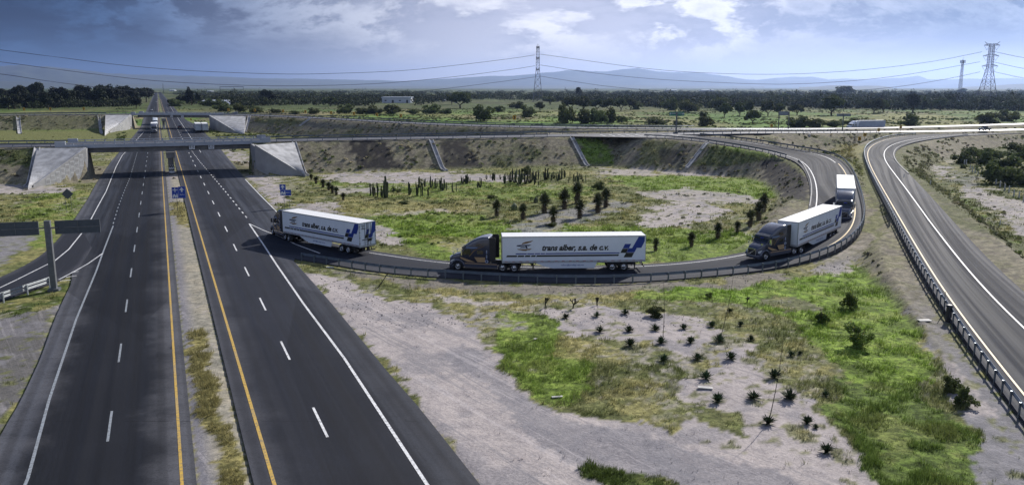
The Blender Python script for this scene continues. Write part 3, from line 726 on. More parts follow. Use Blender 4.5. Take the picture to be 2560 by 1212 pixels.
guard_rail('short curved steel guard rail on inner edge of loop ramp top', LI_up[::3], side=-1, spacing=2.6)
i2 = min(range(len(R2L)), key=lambda i: (R2L[i] - G(2273, 337, 4.3)).length)
guard_rail('long steel guard rail along left edge of the right hand ramp', R2L[i2::3], side=1, spacing=2.0)
AN_l = [p + Vector((0, 0, 0)) for p in A_N if p.x < -104]; AN_r = [p for p in A_N if -60 < p.x < 16]; AN_rr = [p for p in A_N if 46 < p.x < 131]
guard_rail('dark steel guard rail on near edge of overpass, left of the bridge', AN_l[::3], side=1, spacing=4)
guard_rail('long straight guard rail on near overpass edge above the embankment', AN_r[::3], side=1, spacing=3.8)
guard_rail('guard rail with bright road showing behind its posts, near crossroad edge', AN_rr[::3], side=1, spacing=3.8)
AF_l = [p for p in A_F if p.x < -106]; AF_r = [p for p in A_F if -66 < p.x < 118]
guard_rail('dark guard rail on far edge of near overpass, left of bridge', AF_l[::3], side=-1, spacing=4)
guard_rail('long guard rail with sunlit top edge on far side of crossroad', AF_r[::3], side=-1, spacing=4)
BN_l = [p for p in B_N if p.x < -196]; BN_r = [p for p in B_N if -145 < p.x < 62]
guard_rail('distant guard rail on near edge of far overpass, left end', BN_l[::3], side=1, spacing=4)
guard_rail('distant guard rail curving along near edge of far overpass, right of its bridge', BN_r[::3], side=1, spacing=4)
BF_l = [p for p in B_F if p.x < -196]; BF_r = [p for p in B_F if -145 < p.x < 75]
guard_rail('farthest guard rail on far edge of far overpass, left of its bridge', BF_l[::3], side=-1, spacing=4)
guard_rail('farthest guard rail below the yellow chevron signs, right of far bridge', BF_r[::3], side=-1, spacing=4)
guard_rail('short bright guard rail at the exit gore beside the tall dark sign post', [G(-160, 798), G(-80, 778), G(0, 757), G(60, 737), G(105, 722), G(134, 712)], side=1, spacing=3.2, top=.95, mt=mat('galvanised_bright', (.40, .43, .45), .5, metal=.4), double=True)

# kerbs on ramp edges
M_KERB = mat('kerb_white', (.30, .30, .30), .8, var=.2, vscale=.6)
kb = MB(); kp = smooth_path([G(u, v, z) for u, v, z in ((2420, 337, 4.2), (2367, 343.5, 4.3), (2310, 351.5, 4.25), (2269, 360.5, 4.15), (2245, 369.5, 4.0), (2235, 383.5, 3.85), (2239, 400, 3.7), (2254, 418, 3.4), (2272, 435, 3.2))], 1.)
kb.sweep(kp, [(-.15, -.2), (-.15, .16), (.05, .16), (.05, -.2)]); o = kb.build('ramp_kerb', M_KERB); tag(o, kind='structure')
kb = MB(); kp = smooth_path([G(u, v, z) for u, v, z in ((1996, 400, 4.6), (2010, 417, 3.9), (2024, 447, 3.1), (2028, 475, 2.4), (2026, 500, 1.9), (2023, 517, 1.6))], 1.)
kb.sweep(kp, [(-.05, -.2), (-.05, .16), (.15, .16), (.15, -.2)]); o = kb.build('loop_kerb', M_KERB); tag(o, kind='structure')

# ------------------------------------------------------------------ overpass bridges
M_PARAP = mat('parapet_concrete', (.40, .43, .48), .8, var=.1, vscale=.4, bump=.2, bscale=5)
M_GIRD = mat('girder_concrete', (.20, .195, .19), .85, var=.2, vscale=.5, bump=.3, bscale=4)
M_WALLC = mat('wing_wall_concrete', (.33, .33, .335), .88, var=.15, vscale=.25, bump=.4, bscale=2)
M_PANEL = mat('precast_panel_concrete', (.42, .43, .44), .85, var=.1)
M_STR_B = mat('stripe_black', (.015, .016, .02), .6); M_STR_W = mat('stripe_white', (.62, .64, .66), .6)
def bridge(label, N, F, x0, x1, WL, WR, pier_y, cat='bridge', panels=True):
    n_ = [p for p in N if x0 <= p.x <= x1]; k0 = N.index(n_[0]); k1 = N.index(n_[-1]); f_ = F[k0:k1 + 1]
    o0 = WL[1].copy(); root = empty('overpass_bridge', o0); tag(root, label, cat, 'concrete bridges over the highway')
    T = lambda P, z=0.: [p - o0 + Vector((0, 0, z)) for p in P]
    m = MB(); nn, ff = T(n_), T(f_)
    # deck slab
    for i in range(len(nn) - 1):
        a, b, c, d = nn[i], nn[i + 1], ff[i + 1], ff[i]
        m.add([a + Vector((0, 0, -.02)), b + Vector((0, 0, -.02)), c + Vector((0, 0, -.02)), d + Vector((0, 0, -.02)), a + Vector((0, 0, -.32)), b + Vector((0, 0, -.32)), c + Vector((0, 0, -.32)), d + Vector((0, 0, -.32))],
              [(0, 1, 2, 3), (7, 6, 5, 4), (0, 4, 5, 1), (3, 2, 6, 7)] + ([(0, 3, 7, 4)] if i == 0 else []) + ([(1, 5, 6, 2)] if i == len(nn) - 2 else []))
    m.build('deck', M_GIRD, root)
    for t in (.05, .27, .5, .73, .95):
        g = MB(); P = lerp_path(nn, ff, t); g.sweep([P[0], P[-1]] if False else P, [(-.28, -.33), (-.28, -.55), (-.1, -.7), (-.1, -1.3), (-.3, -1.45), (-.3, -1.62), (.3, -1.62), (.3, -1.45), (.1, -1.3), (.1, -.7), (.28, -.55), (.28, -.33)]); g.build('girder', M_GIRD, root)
    for P, s in ((nn, -1), (ff, 1)):
        g = MB(); ext = [P[0] + (P[0] - P[1]).normalized() * 1.5] + P + [P[-1] + (P[-1] - P[-2]).normalized() * 1.5]
        g.sweep(ext, [(.02 * s, -.45), (.28 * s, -.45), (.28 * s, .42), (.02 * s, .42)]); pr = g.build('parapet', M_PARAP, root)
        g = MB(); g.sweep(ext, [(.0 * s, .72), (.30 * s, .72), (.30 * s, .86), (.0 * s, .86)])
        L = pathlen(ext)
        k = 0
        while k * 2.2 < L[-1]:
            p, d = point_at(ext, L, k * 2.2); a = math.atan2(d.y, d.x)
            g.box(-.14, .14, .06 if s > 0 else -.24, .24 if s > 0 else -.06, .40, .74, M=Matrix.Translation(p) @ Matrix.Rotation(a, 4, 'Z')); k += 1
        g.build('parapet_rail', M_PARAP, pr)
        for q, e in ((ext[0], ext[1]), (ext[-1], ext[-2])):
            a = math.atan2((e - q).y, (e - q).x); g = MB()
            g.box(-1.6, .6, -.25, .25, -.6, 1.15, M=Matrix.Translation(q + Vector((0, 0, 0))) @ Matrix.Rotation(a, 4, 'Z')); g.build('end_block', M_PARAP, root)
    # pier bent in the median
    hx = Vector((K, 1, 0)).normalized(); pc = hw(1.95, pier_y) - o0; ang = math.atan2(hx.y, hx.x)
    zc_ = n_[0].z - 1.63
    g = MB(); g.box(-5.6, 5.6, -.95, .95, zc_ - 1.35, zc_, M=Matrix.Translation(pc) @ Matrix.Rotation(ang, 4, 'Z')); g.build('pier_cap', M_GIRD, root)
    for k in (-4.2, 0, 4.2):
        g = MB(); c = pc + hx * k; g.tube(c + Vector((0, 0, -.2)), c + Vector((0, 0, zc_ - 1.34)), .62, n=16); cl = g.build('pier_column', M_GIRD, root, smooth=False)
        if k < 0:
            g = MB(); w_ = MB(); n = 20                        # hazard stripes wrapped round the foot of the front column
            for j in range(n):
                for r in range(10):
                    a0, a1 = 2 * math.pi * j / n, 2 * math.pi * (j + 1) / n; z0 = .1 + r * .22
                    sk = lambda a: -(a / (2 * math.pi)) * 2.64
                    vs = [c + Vector((.645 * math.cos(a), .645 * math.sin(a), z0 + zz)) for a, zz in ((a0, 0), (a1, 0), (a1, .22), (a0, .22))]
                    (g if ((r + (j * 10) // n * 2 + j) % 4 < 2) else w_).add(vs, [(0, 1, 2, 3)])
            g.build('hazard_stripes', M_STR_B, cl); w_.build('hazard_stripes', M_STR_W, cl)
    # abutments and wing walls
    for Wp, s in ((WL, -1), (WR, 1)):
        q = [p - o0 for p in Wp]; zt = n_[0].z
        def wall(a, b, h0, h1, th=.5, nm='wing_wall', mt=M_WALLC):
            d = (b - a).normalized(); nrm = Vector((-d.y, d.x, 0)) * -s * th
            g = MB(); vs = [a, b, b + nrm, a + nrm]; lo_ = [v + Vector((0, 0, -.3)) for v in vs]; hi_ = [vs[0] + Vector((0, 0, h0)), vs[1] + Vector((0, 0, h1)), vs[2] + Vector((0, 0, h1)), vs[3] + Vector((0, 0, h0))]
            g.add(lo_ + hi_, [(3, 2, 1, 0), (4, 5, 6, 7), (0, 1, 5, 4), (1, 2, 6, 5), (2, 3, 7, 6), (3, 0, 4, 7)]); return g.build(nm, mt, root)
        wall(q[1], q[2], zt - .35, zt - .35, .7, 'abutment', M_WALLC)
        wg = wall(q[0], q[1] , .25, zt - .05); wall(q[2], q[3], zt - .05, .25)
        # coping on the sloping top
        g = MB(); d = (q[1] - q[0]); l = Vector((-d.y, d.x, 0)).normalized() * -s
        a, b = q[0] + Vector((0, 0, .25)), q[1] + Vector((0, 0, zt - .05)); up = Vector((0, 0, .12)); o_ = -l * .06; i_ = l * .62
        g.add([a + o_, a + i_, b + i_, b + o_, a + o_ + up, a + i_ + up, b + i_ + up, b + o_ + up], [(0, 1, 2, 3), (4, 7, 6, 5), (0, 4, 5, 1), (1, 5, 6, 2), (2, 6, 7, 3), (3, 7, 4, 0)]); g.build('coping', M_CONC, wg)
        if s < 0 and panels:
            D = d.length; dn = Vector((d.x, d.y, 0)).normalized(); out = -l
            for i in range(12):
                for j in range(5):
                    t0 = .5 + i * 1.55; z0 = .15 + j * 1.25 + (.6 if i % 2 else 0); t1 = t0 + 1.45; z1 = z0 + 1.15
                    if z1 > (zt - .4) * t0 / D + .1 or t1 > D - .2: continue
                    pn = None
                    for nm_, mt_, zz0, zz1, tt0, tt1, off in (('wall_panel', M_PANEL, z0, z1, t0, t1, .035), ('panel_inset', M_CONCD, z0 + .18, z1 - .18, t0 + .2, t1 - .2, .05)):
                        b0 = q[0] + dn * tt0 + out * off; b1 = q[0] + dn * tt1 + out * off; A_ = MB()
                        A_.add([b0 + Vector((0, 0, zz0)), b1 + Vector((0, 0, zz0)), b1 + Vector((0, 0, zz1)), b0 + Vector((0, 0, zz1)), b0 - out * off + Vector((0, 0, zz0)), b1 - out * off + Vector((0, 0, zz0)), b1 - out * off + Vector((0, 0, zz1)), b0 - out * off + Vector((0, 0, zz1))], [(0, 1, 2, 3), (0, 4, 5, 1), (3, 2, 6, 7), (0, 3, 7, 4), (1, 5, 6, 2)])
                        if nm_ == 'wall_panel': pn = A_.build(nm_, mt_, root)
                        else: A_.build(nm_, mt_, pn)
    return root, o0
brA, oA = bridge('near concrete overpass bridge with square signs and striped pier', A_N, A_F, -104.5, -62.5, WA_L, WA_R, 199.5)
brB, oB = bridge('far concrete overpass bridge with trucks parked beneath its right end', B_N, B_F, -191, -145, WB_L, WB_R, 411)
def apron(label, pts, group='concrete slope aprons beside the bridges'):
    """paved slope panel; pts: top-left, top-right, bottom-right, bottom-left"""
    a, b, c, d = pts; g = MB(); n = 10; m_ = 6; vs = []
    for i in range(n + 1):
        for j in range(m_ + 1):
            p = a.lerp(b, j / m_).lerp(d.lerp(c, j / m_), i / n); vs.append(p)
    o0 = d.copy(); up = Vector((0, 0, .0))
    V = [p - o0 for p in vs] + [p - o0 - Vector((0, 0, .9)) for p in vs]; q = len(vs); W1 = m_ + 1
    fs = [(i * W1 + j, i * W1 + j + 1, (i + 1) * W1 + j + 1, (i + 1) * W1 + j) for i in range(n) for j in range(m_)]
    rim = [j for j in range(W1)] + [i * W1 + m_ for i in range(1, n + 1)] + [n * W1 + j for j in range(m_ - 1, -1, -1)] + [i * W1 for i in range(n - 1, 0, -1)]
    fs += [(rim[k], rim[(k + 1) % len(rim)], rim[(k + 1) % len(rim)] + q, rim[k] + q) for k in range(len(rim))]
    g.add(V, fs); o = g.build('slope_apron', M_CONC, loc=o0); tag(o, label, 'concrete apron', group); return o
def chute(label, top, bot, w=1.0, group='concrete drainage chutes down the embankments', n=14):
    """open concrete drain laid down a slope"""
    P = []
    for i in range(n + 1):
        p = top.lerp(bot, i / n); P.append(Vector((p.x, p.y, max(tz(p.x, p.y), p.z if i in (0,) else -9) + .03)))
    # keep it straight: fit a line through the slope, never below the ground
    A_ = P[0].copy(); Q = [Vector((p.x, p.y, (P[max(i - 1, 0)].z + 2 * p.z + P[min(i + 1, n)].z) / 4 + .16)) - A_ for i, p in enumerate(P)]
    w = w * .62; g = MB(); g.sweep(Q, [(-w / 2 - .18, -.5), (-w / 2 - .18, .22), (-w / 2, .22), (-w / 2 + .05, -.05), (w / 2 - .05, -.05), (w / 2, .22), (w / 2 + .18, .22), (w / 2 + .18, -.5)])
    o = g.build('drainage_chute', M_CONC, loc=A_); tag(o, label, 'drain', group); return o
A_top = lambda u: min(A_N, key=lambda p: abs(PX(p.x, p.y, p.z)[0] - u))
B_top = lambda u: min(B_N, key=lambda p: abs(PX(p.x, p.y, p.z)[0] - u))
def top_pt(path, u, out=1.0, dz=-.25):
    i = min(range(1, len(path) - 1), key=lambda k: abs(float(PX(path[k].x, path[k].y, path[k].z)[0]) - u))
    d = path[i + 1] - path[i - 1]; d.z = 0; d.normalize(); return path[i] + Vector((d.y, -d.x, 0)) * out + Vector((0, 0, dz))
apron('pale sloping concrete apron left of near bridge above checkered wing wall', [top_pt(A_N, 84), WA_L[1] + Vector((-.3, 0, 6.95)), WA_L[0] + Vector((-.3, 0, .28)), G(70, 469, .3)])
apron('pale sloping concrete apron right of near bridge above triangular wall', [WA_R[1] + Vector((0, .3, 6.95)), top_pt(A_N, 732), G(763, 439, .3), WA_R[0] + Vector((-.1, .3, .28))])
apron('distant pale concrete apron left of far bridge', [top_pt(B_N, 262), WB_L[1] + Vector((-.3, 0, 6.95)), WB_L[0] + Vector((-.3, 0, .28)), G(262, 338, .3)])
apron('distant pale concrete apron right of far bridge', [WB_R[1] + Vector((0, .3, 6.95)), top_pt(B_N, 618), G(610, 334.5, .3), WB_R[0] + Vector((-.1, .3, .28))])
chute('drain chute at left edge of concrete apron, near bridge', top_pt(A_N, 88), GT(66, 469), 1.4)
chute('drain chute at right edge of near bridge right apron', top_pt(A_N, 744), GT(768, 440), 1.2)
chute('wide drain chute down middle of brown embankment above the cacti', top_pt(A_N, 1074), GT(1115, 428), 1.3)
chute('drain chute beside the yellow green grass patch on embankment', top_pt(A_N, 1427), GT(1470, 408), 1.2)
_p = min([p for p in LI if p.y > 190], key=lambda p: abs(float(PX(p.x, p.y, p.z)[0]) - 1776)); _d = (Vector((30, 160, 0)) - _p); _d.z = 0; _d.normalize()
chute('pale drain chute slanting left under the loop ramp guard rail', _p + _d * 1.2 + Vector((0, 0, -.3)), GT(1718, 412), 1.1)
chute('distant drain chute at far left of far embankment', top_pt(B_N, 48), GT(50, 335), 2.2)
chute('distant drain chute left of far bridge apron', top_pt(B_N, 254), GT(254, 335), 1.5)
chute('distant drain chute right of far bridge apron', top_pt(B_N, 625), GT(613, 331), 1.5)
chute('distant pale drain chute slanting left on far embankment', top_pt(B_N, 776), GT(750, 329), 1.8)
chute('distant short drain chute near where overpasses meet', top_pt(B_N, 1008), GT(990, 327), 1.4)
chute('thin drain line on dark slope between loop and right ramp', GT(1997, 346), GT(2022, 366), .5)
def culvert():
    o0 = G(1852, 412); r = empty('culvert', o0); tag(r, 'small concrete culvert headwall in overgrown slope below loop ramp', 'culvert')
    g = MB(); g.prism([(-2.6, 0), (-1.6, 1.9), (1.6, 1.9), (2.6, 0), (.75, 0), (.75, .9), (.4, 1.25), (-.4, 1.25), (-.75, .9), (-.75, 0)], -.25, .25, M=Matrix.Rotation(math.radians(-18), 4, 'Z')); g.build('headwall', M_CONCD, r)
    g = MB(); g.prism([(-.75, 0), (.75, 0), (.75, .9), (.4, 1.25), (-.4, 1.25), (-.75, .9)], .2, 3, M=Matrix.Rotation(math.radians(-18), 4, 'Z')); g.build('pipe_shade', M_BLACK, r)  # solid black block stands for the shade inside the pipe
culvert()
# ------------------------------------------------------------------ lettering
def text_mesh(body, height, width=None, shear=0., bold=0.02, vertical=False, name='lettering', m=None):
    """lettering lying in the x (reading) / z (up) plane, origin at the left end of the baseline"""
    cu = bpy.data.curves.new('t', 'FONT'); cu.body = body if not vertical else '\n'.join(body); cu.size = 1; cu.offset = bold; cu.shear = shear
    cu.resolution_u = 3
    if vertical: cu.space_line = 1.05; cu.align_x = 'CENTER'
    o = bpy.data.objects.new('t', cu); COL.objects.link(o); dg = bpy.context.evaluated_depsgraph_get(); dg.update()
    me = bpy.data.meshes.new_from_object(o.evaluated_get(dg)); bpy.data.objects.remove(o); bpy.data.curves.remove(cu)
    me.name = name; me.materials.clear(); me.materials.append(m)
    xs = [v.co.x for v in me.vertices]; ysx = [v.co.y for v in me.vertices]
    x0, x1 = min(xs), max(xs); y0, y1 = min(ysx), max(ysx)
    sy = height / (y1 - y0); sx = (width / (x1 - x0)) if width else sy
    for v in me.vertices: v.co = Vector(((v.co.x - x0) * sx, 0, (v.co.y - y0) * sy))
    return me
def place_text(me, parent, origin, right, up=Vector((0, 0, 1))):
    right = Vector(right).normalized(); up = Vector(up).normalized(); n = up.cross(right)
    o = link('lettering', me, parent); M = Matrix((( right.x, n.x, up.x, origin[0]), (right.y, n.y, up.y, origin[1]), (right.z, n.z, up.z, origin[2]), (0, 0, 0, 1)))
    o.matrix_local = M; return o

# ------------------------------------------------------------------ trucks
def glossy(name, col, rough=.25, metal=0., coat=.6):
    m = mat(name, col, rough, metal, var=.04, coat=coat); return m
M_TRWHITE = mat('trailer_white_paint', (.74, .79, .85), .35, var=.03, vscale=.7, coat=.15)
M_TRROOF = mat('trailer_roof_white', (.80, .80, .80), .5, var=.03)
M_TRRAIL = mat('trailer_aluminium_rail', (.52, .55, .58), .4, metal=.4)
M_NAVY = glossy('cab_dark_navy_paint', (.075, .082, .115), .26, .1, .8); M_GOLD = glossy('cab_bronze_paint', (.42, .27, .135), .35, .0, .5)
M_GLASS = mat('dark_window_glass', (.018, .020, .024), .06, spec=.8); M_CHROME = mat('chrome', (.75, .76, .78), .15, metal=1.)
M_FRAME = mat('truck_chassis', (.028, .026, .026), .7); M_LAMP = mat('lamp_lens', (.75, .75, .72), .15, coat=.5)
M_REDL = mat('red_marker_lens', (.35, .02, .02), .3); M_BLUE = mat('livery_blue', (.008, .035, .25), .55, var=.03); M_BLK = mat('livery_black', (.018, .018, .014), .45, var=.03)
M_LGOLD = mat('livery_gold', (.24, .14, .05), .4); M_LNAVY = mat('livery_navy', (.02, .03, .07), .4); M_TXTBLUE = mat('livery_text_blue', (.03, .09, .33), .4); M_TXTWHITE = mat('livery_text_white', (.75, .8, .85), .4)
M_ORNG = mat('hazard_yellow', (.80, .42, .02), .5); M_GREYP = mat('bare_trailer_panel', (.46, .50, .57), .45, metal=.3, var=.1, vscale=.5)
_C = {}
def cached(key, fn):
    if key not in _C: _C[key] = fn()
    return _C[key]
def ring(x, hw, zb, zt, r, taper=0.):
    pts = [(x, hw, zb)]
    for k in range(5):
        a = math.pi / 2 * k / 4; pts.append((x, (hw - taper) - r + r * math.cos(a), zt - r + r * math.sin(a)))
    return pts + [(p[0], -p[1], p[2]) for p in pts[::-1]]
def loft(secs, cap=True):
    m = MB(); R = [ring(*s) for s in secs]; n = len(R[0]); vs = [p for r_ in R for p in r_]; fs = []
    for i in range(len(R) - 1):
        for j in range(n): fs.append((i * n + j, i * n + (j + 1) % n, (i + 1) * n + (j + 1) % n, (i + 1) * n + j))
    if cap: fs += [tuple(range(n))[::-1], tuple(range((len(R) - 1) * n, len(R) * n))]
    m.add(vs, fs); return m
def wheel_parts(root_part_name, parent, x, y, r=.51, w=.30, dual=False, mtx=None):
    """wheel > tyre, rim; y is the outer face"""
    s = 1 if y > 0 else -1; W_ = .62 if dual else w
    def f_t():
        m = MB(); n = 20; prof = [(-W_ / 2, r * .6), (-W_ / 2, r * .93), (-W_ / 2 + .04, r), (W_ / 2 - .04, r), (W_ / 2, r * .93), (W_ / 2, r * .6)]
        vs = [(p[1] * math.cos(2 * math.pi * i / n), p[0], p[1] * math.sin(2 * math.pi * i / n)) for i in range(n) for p in prof]; k = len(prof)
        m.add(vs, [(i * k + j, i * k + j + 1, ((i + 1) % n) * k + j + 1, ((i + 1) % n) * k + j) for i in range(n) for j in range(k - 1)]); return m.mesh('tyre', M_BLACK, True)
    def f_r():
        m = MB(); n = 16; prof = [(W_ / 2 - .01, r * .62), (W_ / 2 - .05, r * .56), (W_ / 2 - .10, r * .5), (W_ / 2 - .04, r * .26), (W_ / 2 + .03, r * .22), (W_ / 2 + .05, .01)]
        vs = [(p[1] * math.cos(2 * math.pi * i / n), p[0], p[1] * math.sin(2 * math.pi * i / n)) for i in range(n) for p in prof]; k = len(prof)
        m.add(vs, [(i * k + j, i * k + j + 1, ((i + 1) % n) * k + j + 1, ((i + 1) % n) * k + j) for i in range(n) for j in range(k - 1)])
        for i in range(8):
            a = i * math.pi / 4; m.box(-.03, .03, W_ / 2 - .11, W_ / 2 - .02, .26 * r, .5 * r, M=Matrix.Rotation(a, 4, 'Y'))
        return m.mesh('rim', M_CHROME)
    wp = empty('wheel'); wp.parent = parent; M = Matrix.Translation((x, y - s * W_ / 2, r)) @ Matrix.Rotation(0 if s > 0 else math.pi, 4, 'Z')
    wp.matrix_local = (mtx @ M) if mtx is not None else M
    link('tyre', cached(('tyre', r, W_), f_t), wp); link('rim', cached(('rim', r, W_), f_r), wp); return wp
def part(name, key, fn, root, mtx=None, loc=None):
    o = link(name, cached(key, fn), root)
    if mtx is not None: o.matrix_local = mtx
    return o
# livery polygons measured on the photo's side-on trailer (93.8 photo-zoom px per metre, front edge 690, floor 500)
def SP(p): return ((p[0] - 690) / 93.8, (500 - p[1]) / 93.8)
BLUE1 = [(2132, 232), (2194, 232), (2194, 285), (2160, 355), (2112, 355), (2088, 403), (2003, 403), (2025, 360), (2062, 358)]
BLUE2 = [(1985, 312), (2050, 312), (2028, 360), (1962, 360)]; BLK1 = [(1960, 363), (2022, 363), (2000, 408), (1938, 408)]; BLK2 = [(1999, 406), (2085, 406), (2060, 456), (1973, 456)]
STR_BL = [[(a, 413), (b, 413), (b + 5, 402), (a + 5, 402)] for a, b in ((828, 944), (950, 1024), (1030, 1084), (1090, 1136), (1143, 1926))]
STR_BK = [[(a, 441), (b, 441), (b + 9, 423), (a + 9, 423)] for a, b in ((730, 840), (848, 915), (923, 980), (988, 1036), (1044, 1916))]
LG_WING = [(892, 308), (903, 291), (935, 279), (985, 272), (1016, 264), (990, 283), (950, 297), (915, 303)]
LG_BAR = [(838, 326), (846, 314), (880, 312), (996, 311), (968, 325), (940, 322), (890, 322), (875, 330)]; LG_STEM = [(928, 320), (946, 320), (957, 351), (938, 351)]
LG_BOAT = [(843, 354), (925, 358), (1001, 351), (978, 367), (950, 368), (940, 377), (900, 374), (885, 368), (858, 364)]; LG_HULL = [(884, 324), (924, 324), (934, 349), (876, 349)]
def decal(polys, side, x_front=.9, z0=1.15, off=.014, yw=1.3):
    """flat vinyl on the trailer side, side=+1 is the vehicle's left"""
    m = MB()
    for P in polys:
        vs = []
        for p in P:
            s, h = SP(p)
            if side < 0: s = 16.15 - s if False else s
            vs.append((x_front - s, side * (yw + off), z0 + h))
        m.add(vs, [tuple(range(len(vs)))])
    return m
def semi(label, loc, head, artic=0., white=False, plain=False, number='110', group='semi trucks with white trailers', z_pitch=0., far=False):
    """tractor and trailer; origin under the kingpin, x forward; artic = trailer heading minus tractor heading"""
    root = empty('semi_truck', loc, math.radians(head)); root.rotation_euler[1] = z_pitch
    tag(root, label, 'truck', group)
    T = Matrix.Rotation(math.radians(artic), 4, 'Z')
    paint_ = glossy('cab_white_paint', (.78, .82, .88), .3, 0, .5) if white else M_NAVY
    k = 'w' if white else 'n'
    # tractor
    part('cab', 'cab' + k, lambda: loft([(2.12, 1.2, 1.02, 3.86, .22), (2.35, 1.22, 1.0, 3.95, .22), (2.9, 1.22, 1.0, 3.92, .25), (3.45, 1.22, 1.0, 3.79, .3, .02), (4.0, 1.22, 1.0, 3.54, .32, .05), (4.5, 1.20, 1.0, 3.23, .3, .08), (4.9, 1.18, 1.0, 2.92, .2, .1), (5.05, 1.17, 1.0, 2.70, .15, .1), (5.45, 1.12, 1.0, 2.06, .12, .1), (5.5, 1.1, 1.0, 1.98, .12, .1)]).mesh('cab', paint_, True), root)
    part('visor', 'visor' + k, lambda: loft([(4.8, 1.2, 2.62, 3.0, .15, .1), (5.25, 1.17, 2.52, 2.72, .1, .1), (5.34, 1.12, 2.50, 2.60, .04, .1)]).mesh('visor', M_GLASS if not white else paint_, True), root)
    def hood():
        m = loft([(5.35, 1.08, 1.0, 2.02, .15, .1), (5.75, 1.05, .95, 1.93, .2, .1), (6.2, 1.0, .8, 1.80, .22, .1), (6.52, .92, .62, 1.64, .2, .08), (6.72, .80, .5, 1.42, .15, .05), (6.80, .72, .45, 1.2, .1)])
        for s in (1, -1):                                    # fenders over the steering wheels
            n = 12; vs = []
            for i in range(n + 1):
                a = math.pi * (.0 + i / n * 1.0); r0, r1 = .60, .78
                for r_, yy in ((r0, .78), (r0, 1.22), (r1, 1.20), (r1 * 1.0, .80)): vs.append((5.8 + r_ * math.cos(a) * (1.12 if i < n / 2 else 1.05), s * yy, .52 + r_ * math.sin(a)))
            fs = [(i * 4 + j, i * 4 + (j + 1) % 4, (i + 1) * 4 + (j + 1) % 4, (i + 1) * 4 + j) for i in range(n) for j in range(4)] + [(0, 1, 2, 3), (n * 4 + 3, n * 4 + 2, n * 4 + 1, n * 4)]
            m.add(vs, fs)
        return m.mesh('hood', paint_, True)
    part('hood', 'hood' + k, hood, root)
    def wind():
        m = MB(); m.add([(5.14, -1.02, 2.60), (5.14, 1.02, 2.60), (5.49, 1.0, 2.06), (5.49, -1.0, 2.06), (5.05, -1.02, 2.5), (5.05, 1.02, 2.5), (5.4, 1.0, 2.0), (5.4, -1.0, 2.0)], [(0, 1, 2, 3), (4, 7, 6, 5), (0, 4, 5, 1), (2, 6, 7, 3), (0, 3, 7, 4), (1, 5, 6, 2)]); return m.mesh('windshield', M_GLASS)
    part('windshield', 'wind', wind, root)
    for s in (1, -1):
        def swin(s=s):
            m = MB(); y = s * 1.222; y2 = s * 1.15
            for P in ([(4.28, 1.86), (5.3, 1.86), (5.25, 2.1), (4.95, 2.48), (4.36, 2.5), (4.28, 2.4)],):
                m.add([(a, y, b) for a, b in P] + [(a, y2, b) for a, b in P], [tuple(range(6)), tuple(range(6, 12))[::-1]] + [(i, (i + 1) % 6, 6 + (i + 1) % 6, 6 + i) for i in range(6)])
            return m.mesh('side_window', M_GLASS)
        part('side_window', ('swin', s), swin, root)
        for nm, x0, x1, z0, z1 in (('sleeper_window', 2.82, 3.56, 1.98, 2.4), ('sleeper_window', 2.92, 3.62, 2.86, 3.16)):
            part(nm, ('slw', s, z0), lambda s=s, x0=x0, x1=x1, z0=z0, z1=z1: MB().prism([(x0 + .08, z0), (x1 - .08, z0), (x1, z0 + .08), (x1, z1 - .08), (x1 - .08, z1), (x0 + .08, z1), (x0, z1 - .08), (x0, z0 + .08)], min(s * 1.17, s * 1.228), max(s * 1.17, s * 1.228)).mesh('sleeper_window', M_GLASS), root)
        part('side_fairing', ('fair', s, k), lambda s=s: MB().prism([(1.25, .95), (5.0, 1.02), (5.1, .85), (5.0, .42), (1.25, .42)], min(s * .95, s * 1.2), max(s * .95, s * 1.2)).mesh('side_fairing', paint_), root)
        part('roof_fairing', ('ext', s, k), lambda s=s: MB().prism([(1.42, 1.2), (2.14, 1.1), (2.14, 3.9), (1.52, 3.9), (1.42, 3.8)], min(s * 1.14, s * 1.2), max(s * 1.14, s * 1.2)).mesh('roof_fairing', M_FRAME if not white else paint_), root)
        if not white:
            def band(s=s):
                m = MB(); y = s * 1.232
                for P in ([(2.62, 1.06), (3.5, 1.06), (3.86, 1.62), (2.62, 1.62)], [(3.75, 1.06), (4.7, 1.06), (5.46, 1.45), (5.46, 1.62), (4.1, 1.62)]):
                    m.add([(a, y, b) for a, b in P], [(0, 1, 2, 3)])
                m.add([(1.27, s * 1.206, .80), (4.95, s * 1.206, .84), (4.95, s * 1.206, .93), (1.27, s * 1.206, .89)], [(0, 1, 2, 3)]); return m.mesh('colour_band', M_GOLD)
            part('colour_band', ('band', s), band, root)
            def stripe(s=s):
                m = MB(); P = [(4.5, 1.68), (4.28, 1.95), (3.95, 2.35), (3.4, 2.65), (2.7, 2.95), (2.7, 2.90), (3.38, 2.60), (3.88, 2.3), (4.2, 1.92), (4.42, 1.66)]
                m.add([(a, s * 1.234, b) for a, b in P], [(0, 1, 8, 9), (1, 2, 7, 8), (2, 3, 6, 7), (3, 4, 5, 6)]); return m.mesh('pinstripe', M_LGOLD)
            part('pinstripe', ('pin', s), stripe, root)
            def vis(s=s):
                m = MB(); m.add([(a, s * 1.214, b) for a, b in ((3.5, 2.62), (4.9, 2.62), (4.75, 2.76), (3.5, 2.76))], [(0, 1, 2, 3)]); return m.mesh('light_stripe', mat('livery_pale_blue', (.13, .20, .36), .4))
            part('light_stripe', ('vis', s), vis, root)
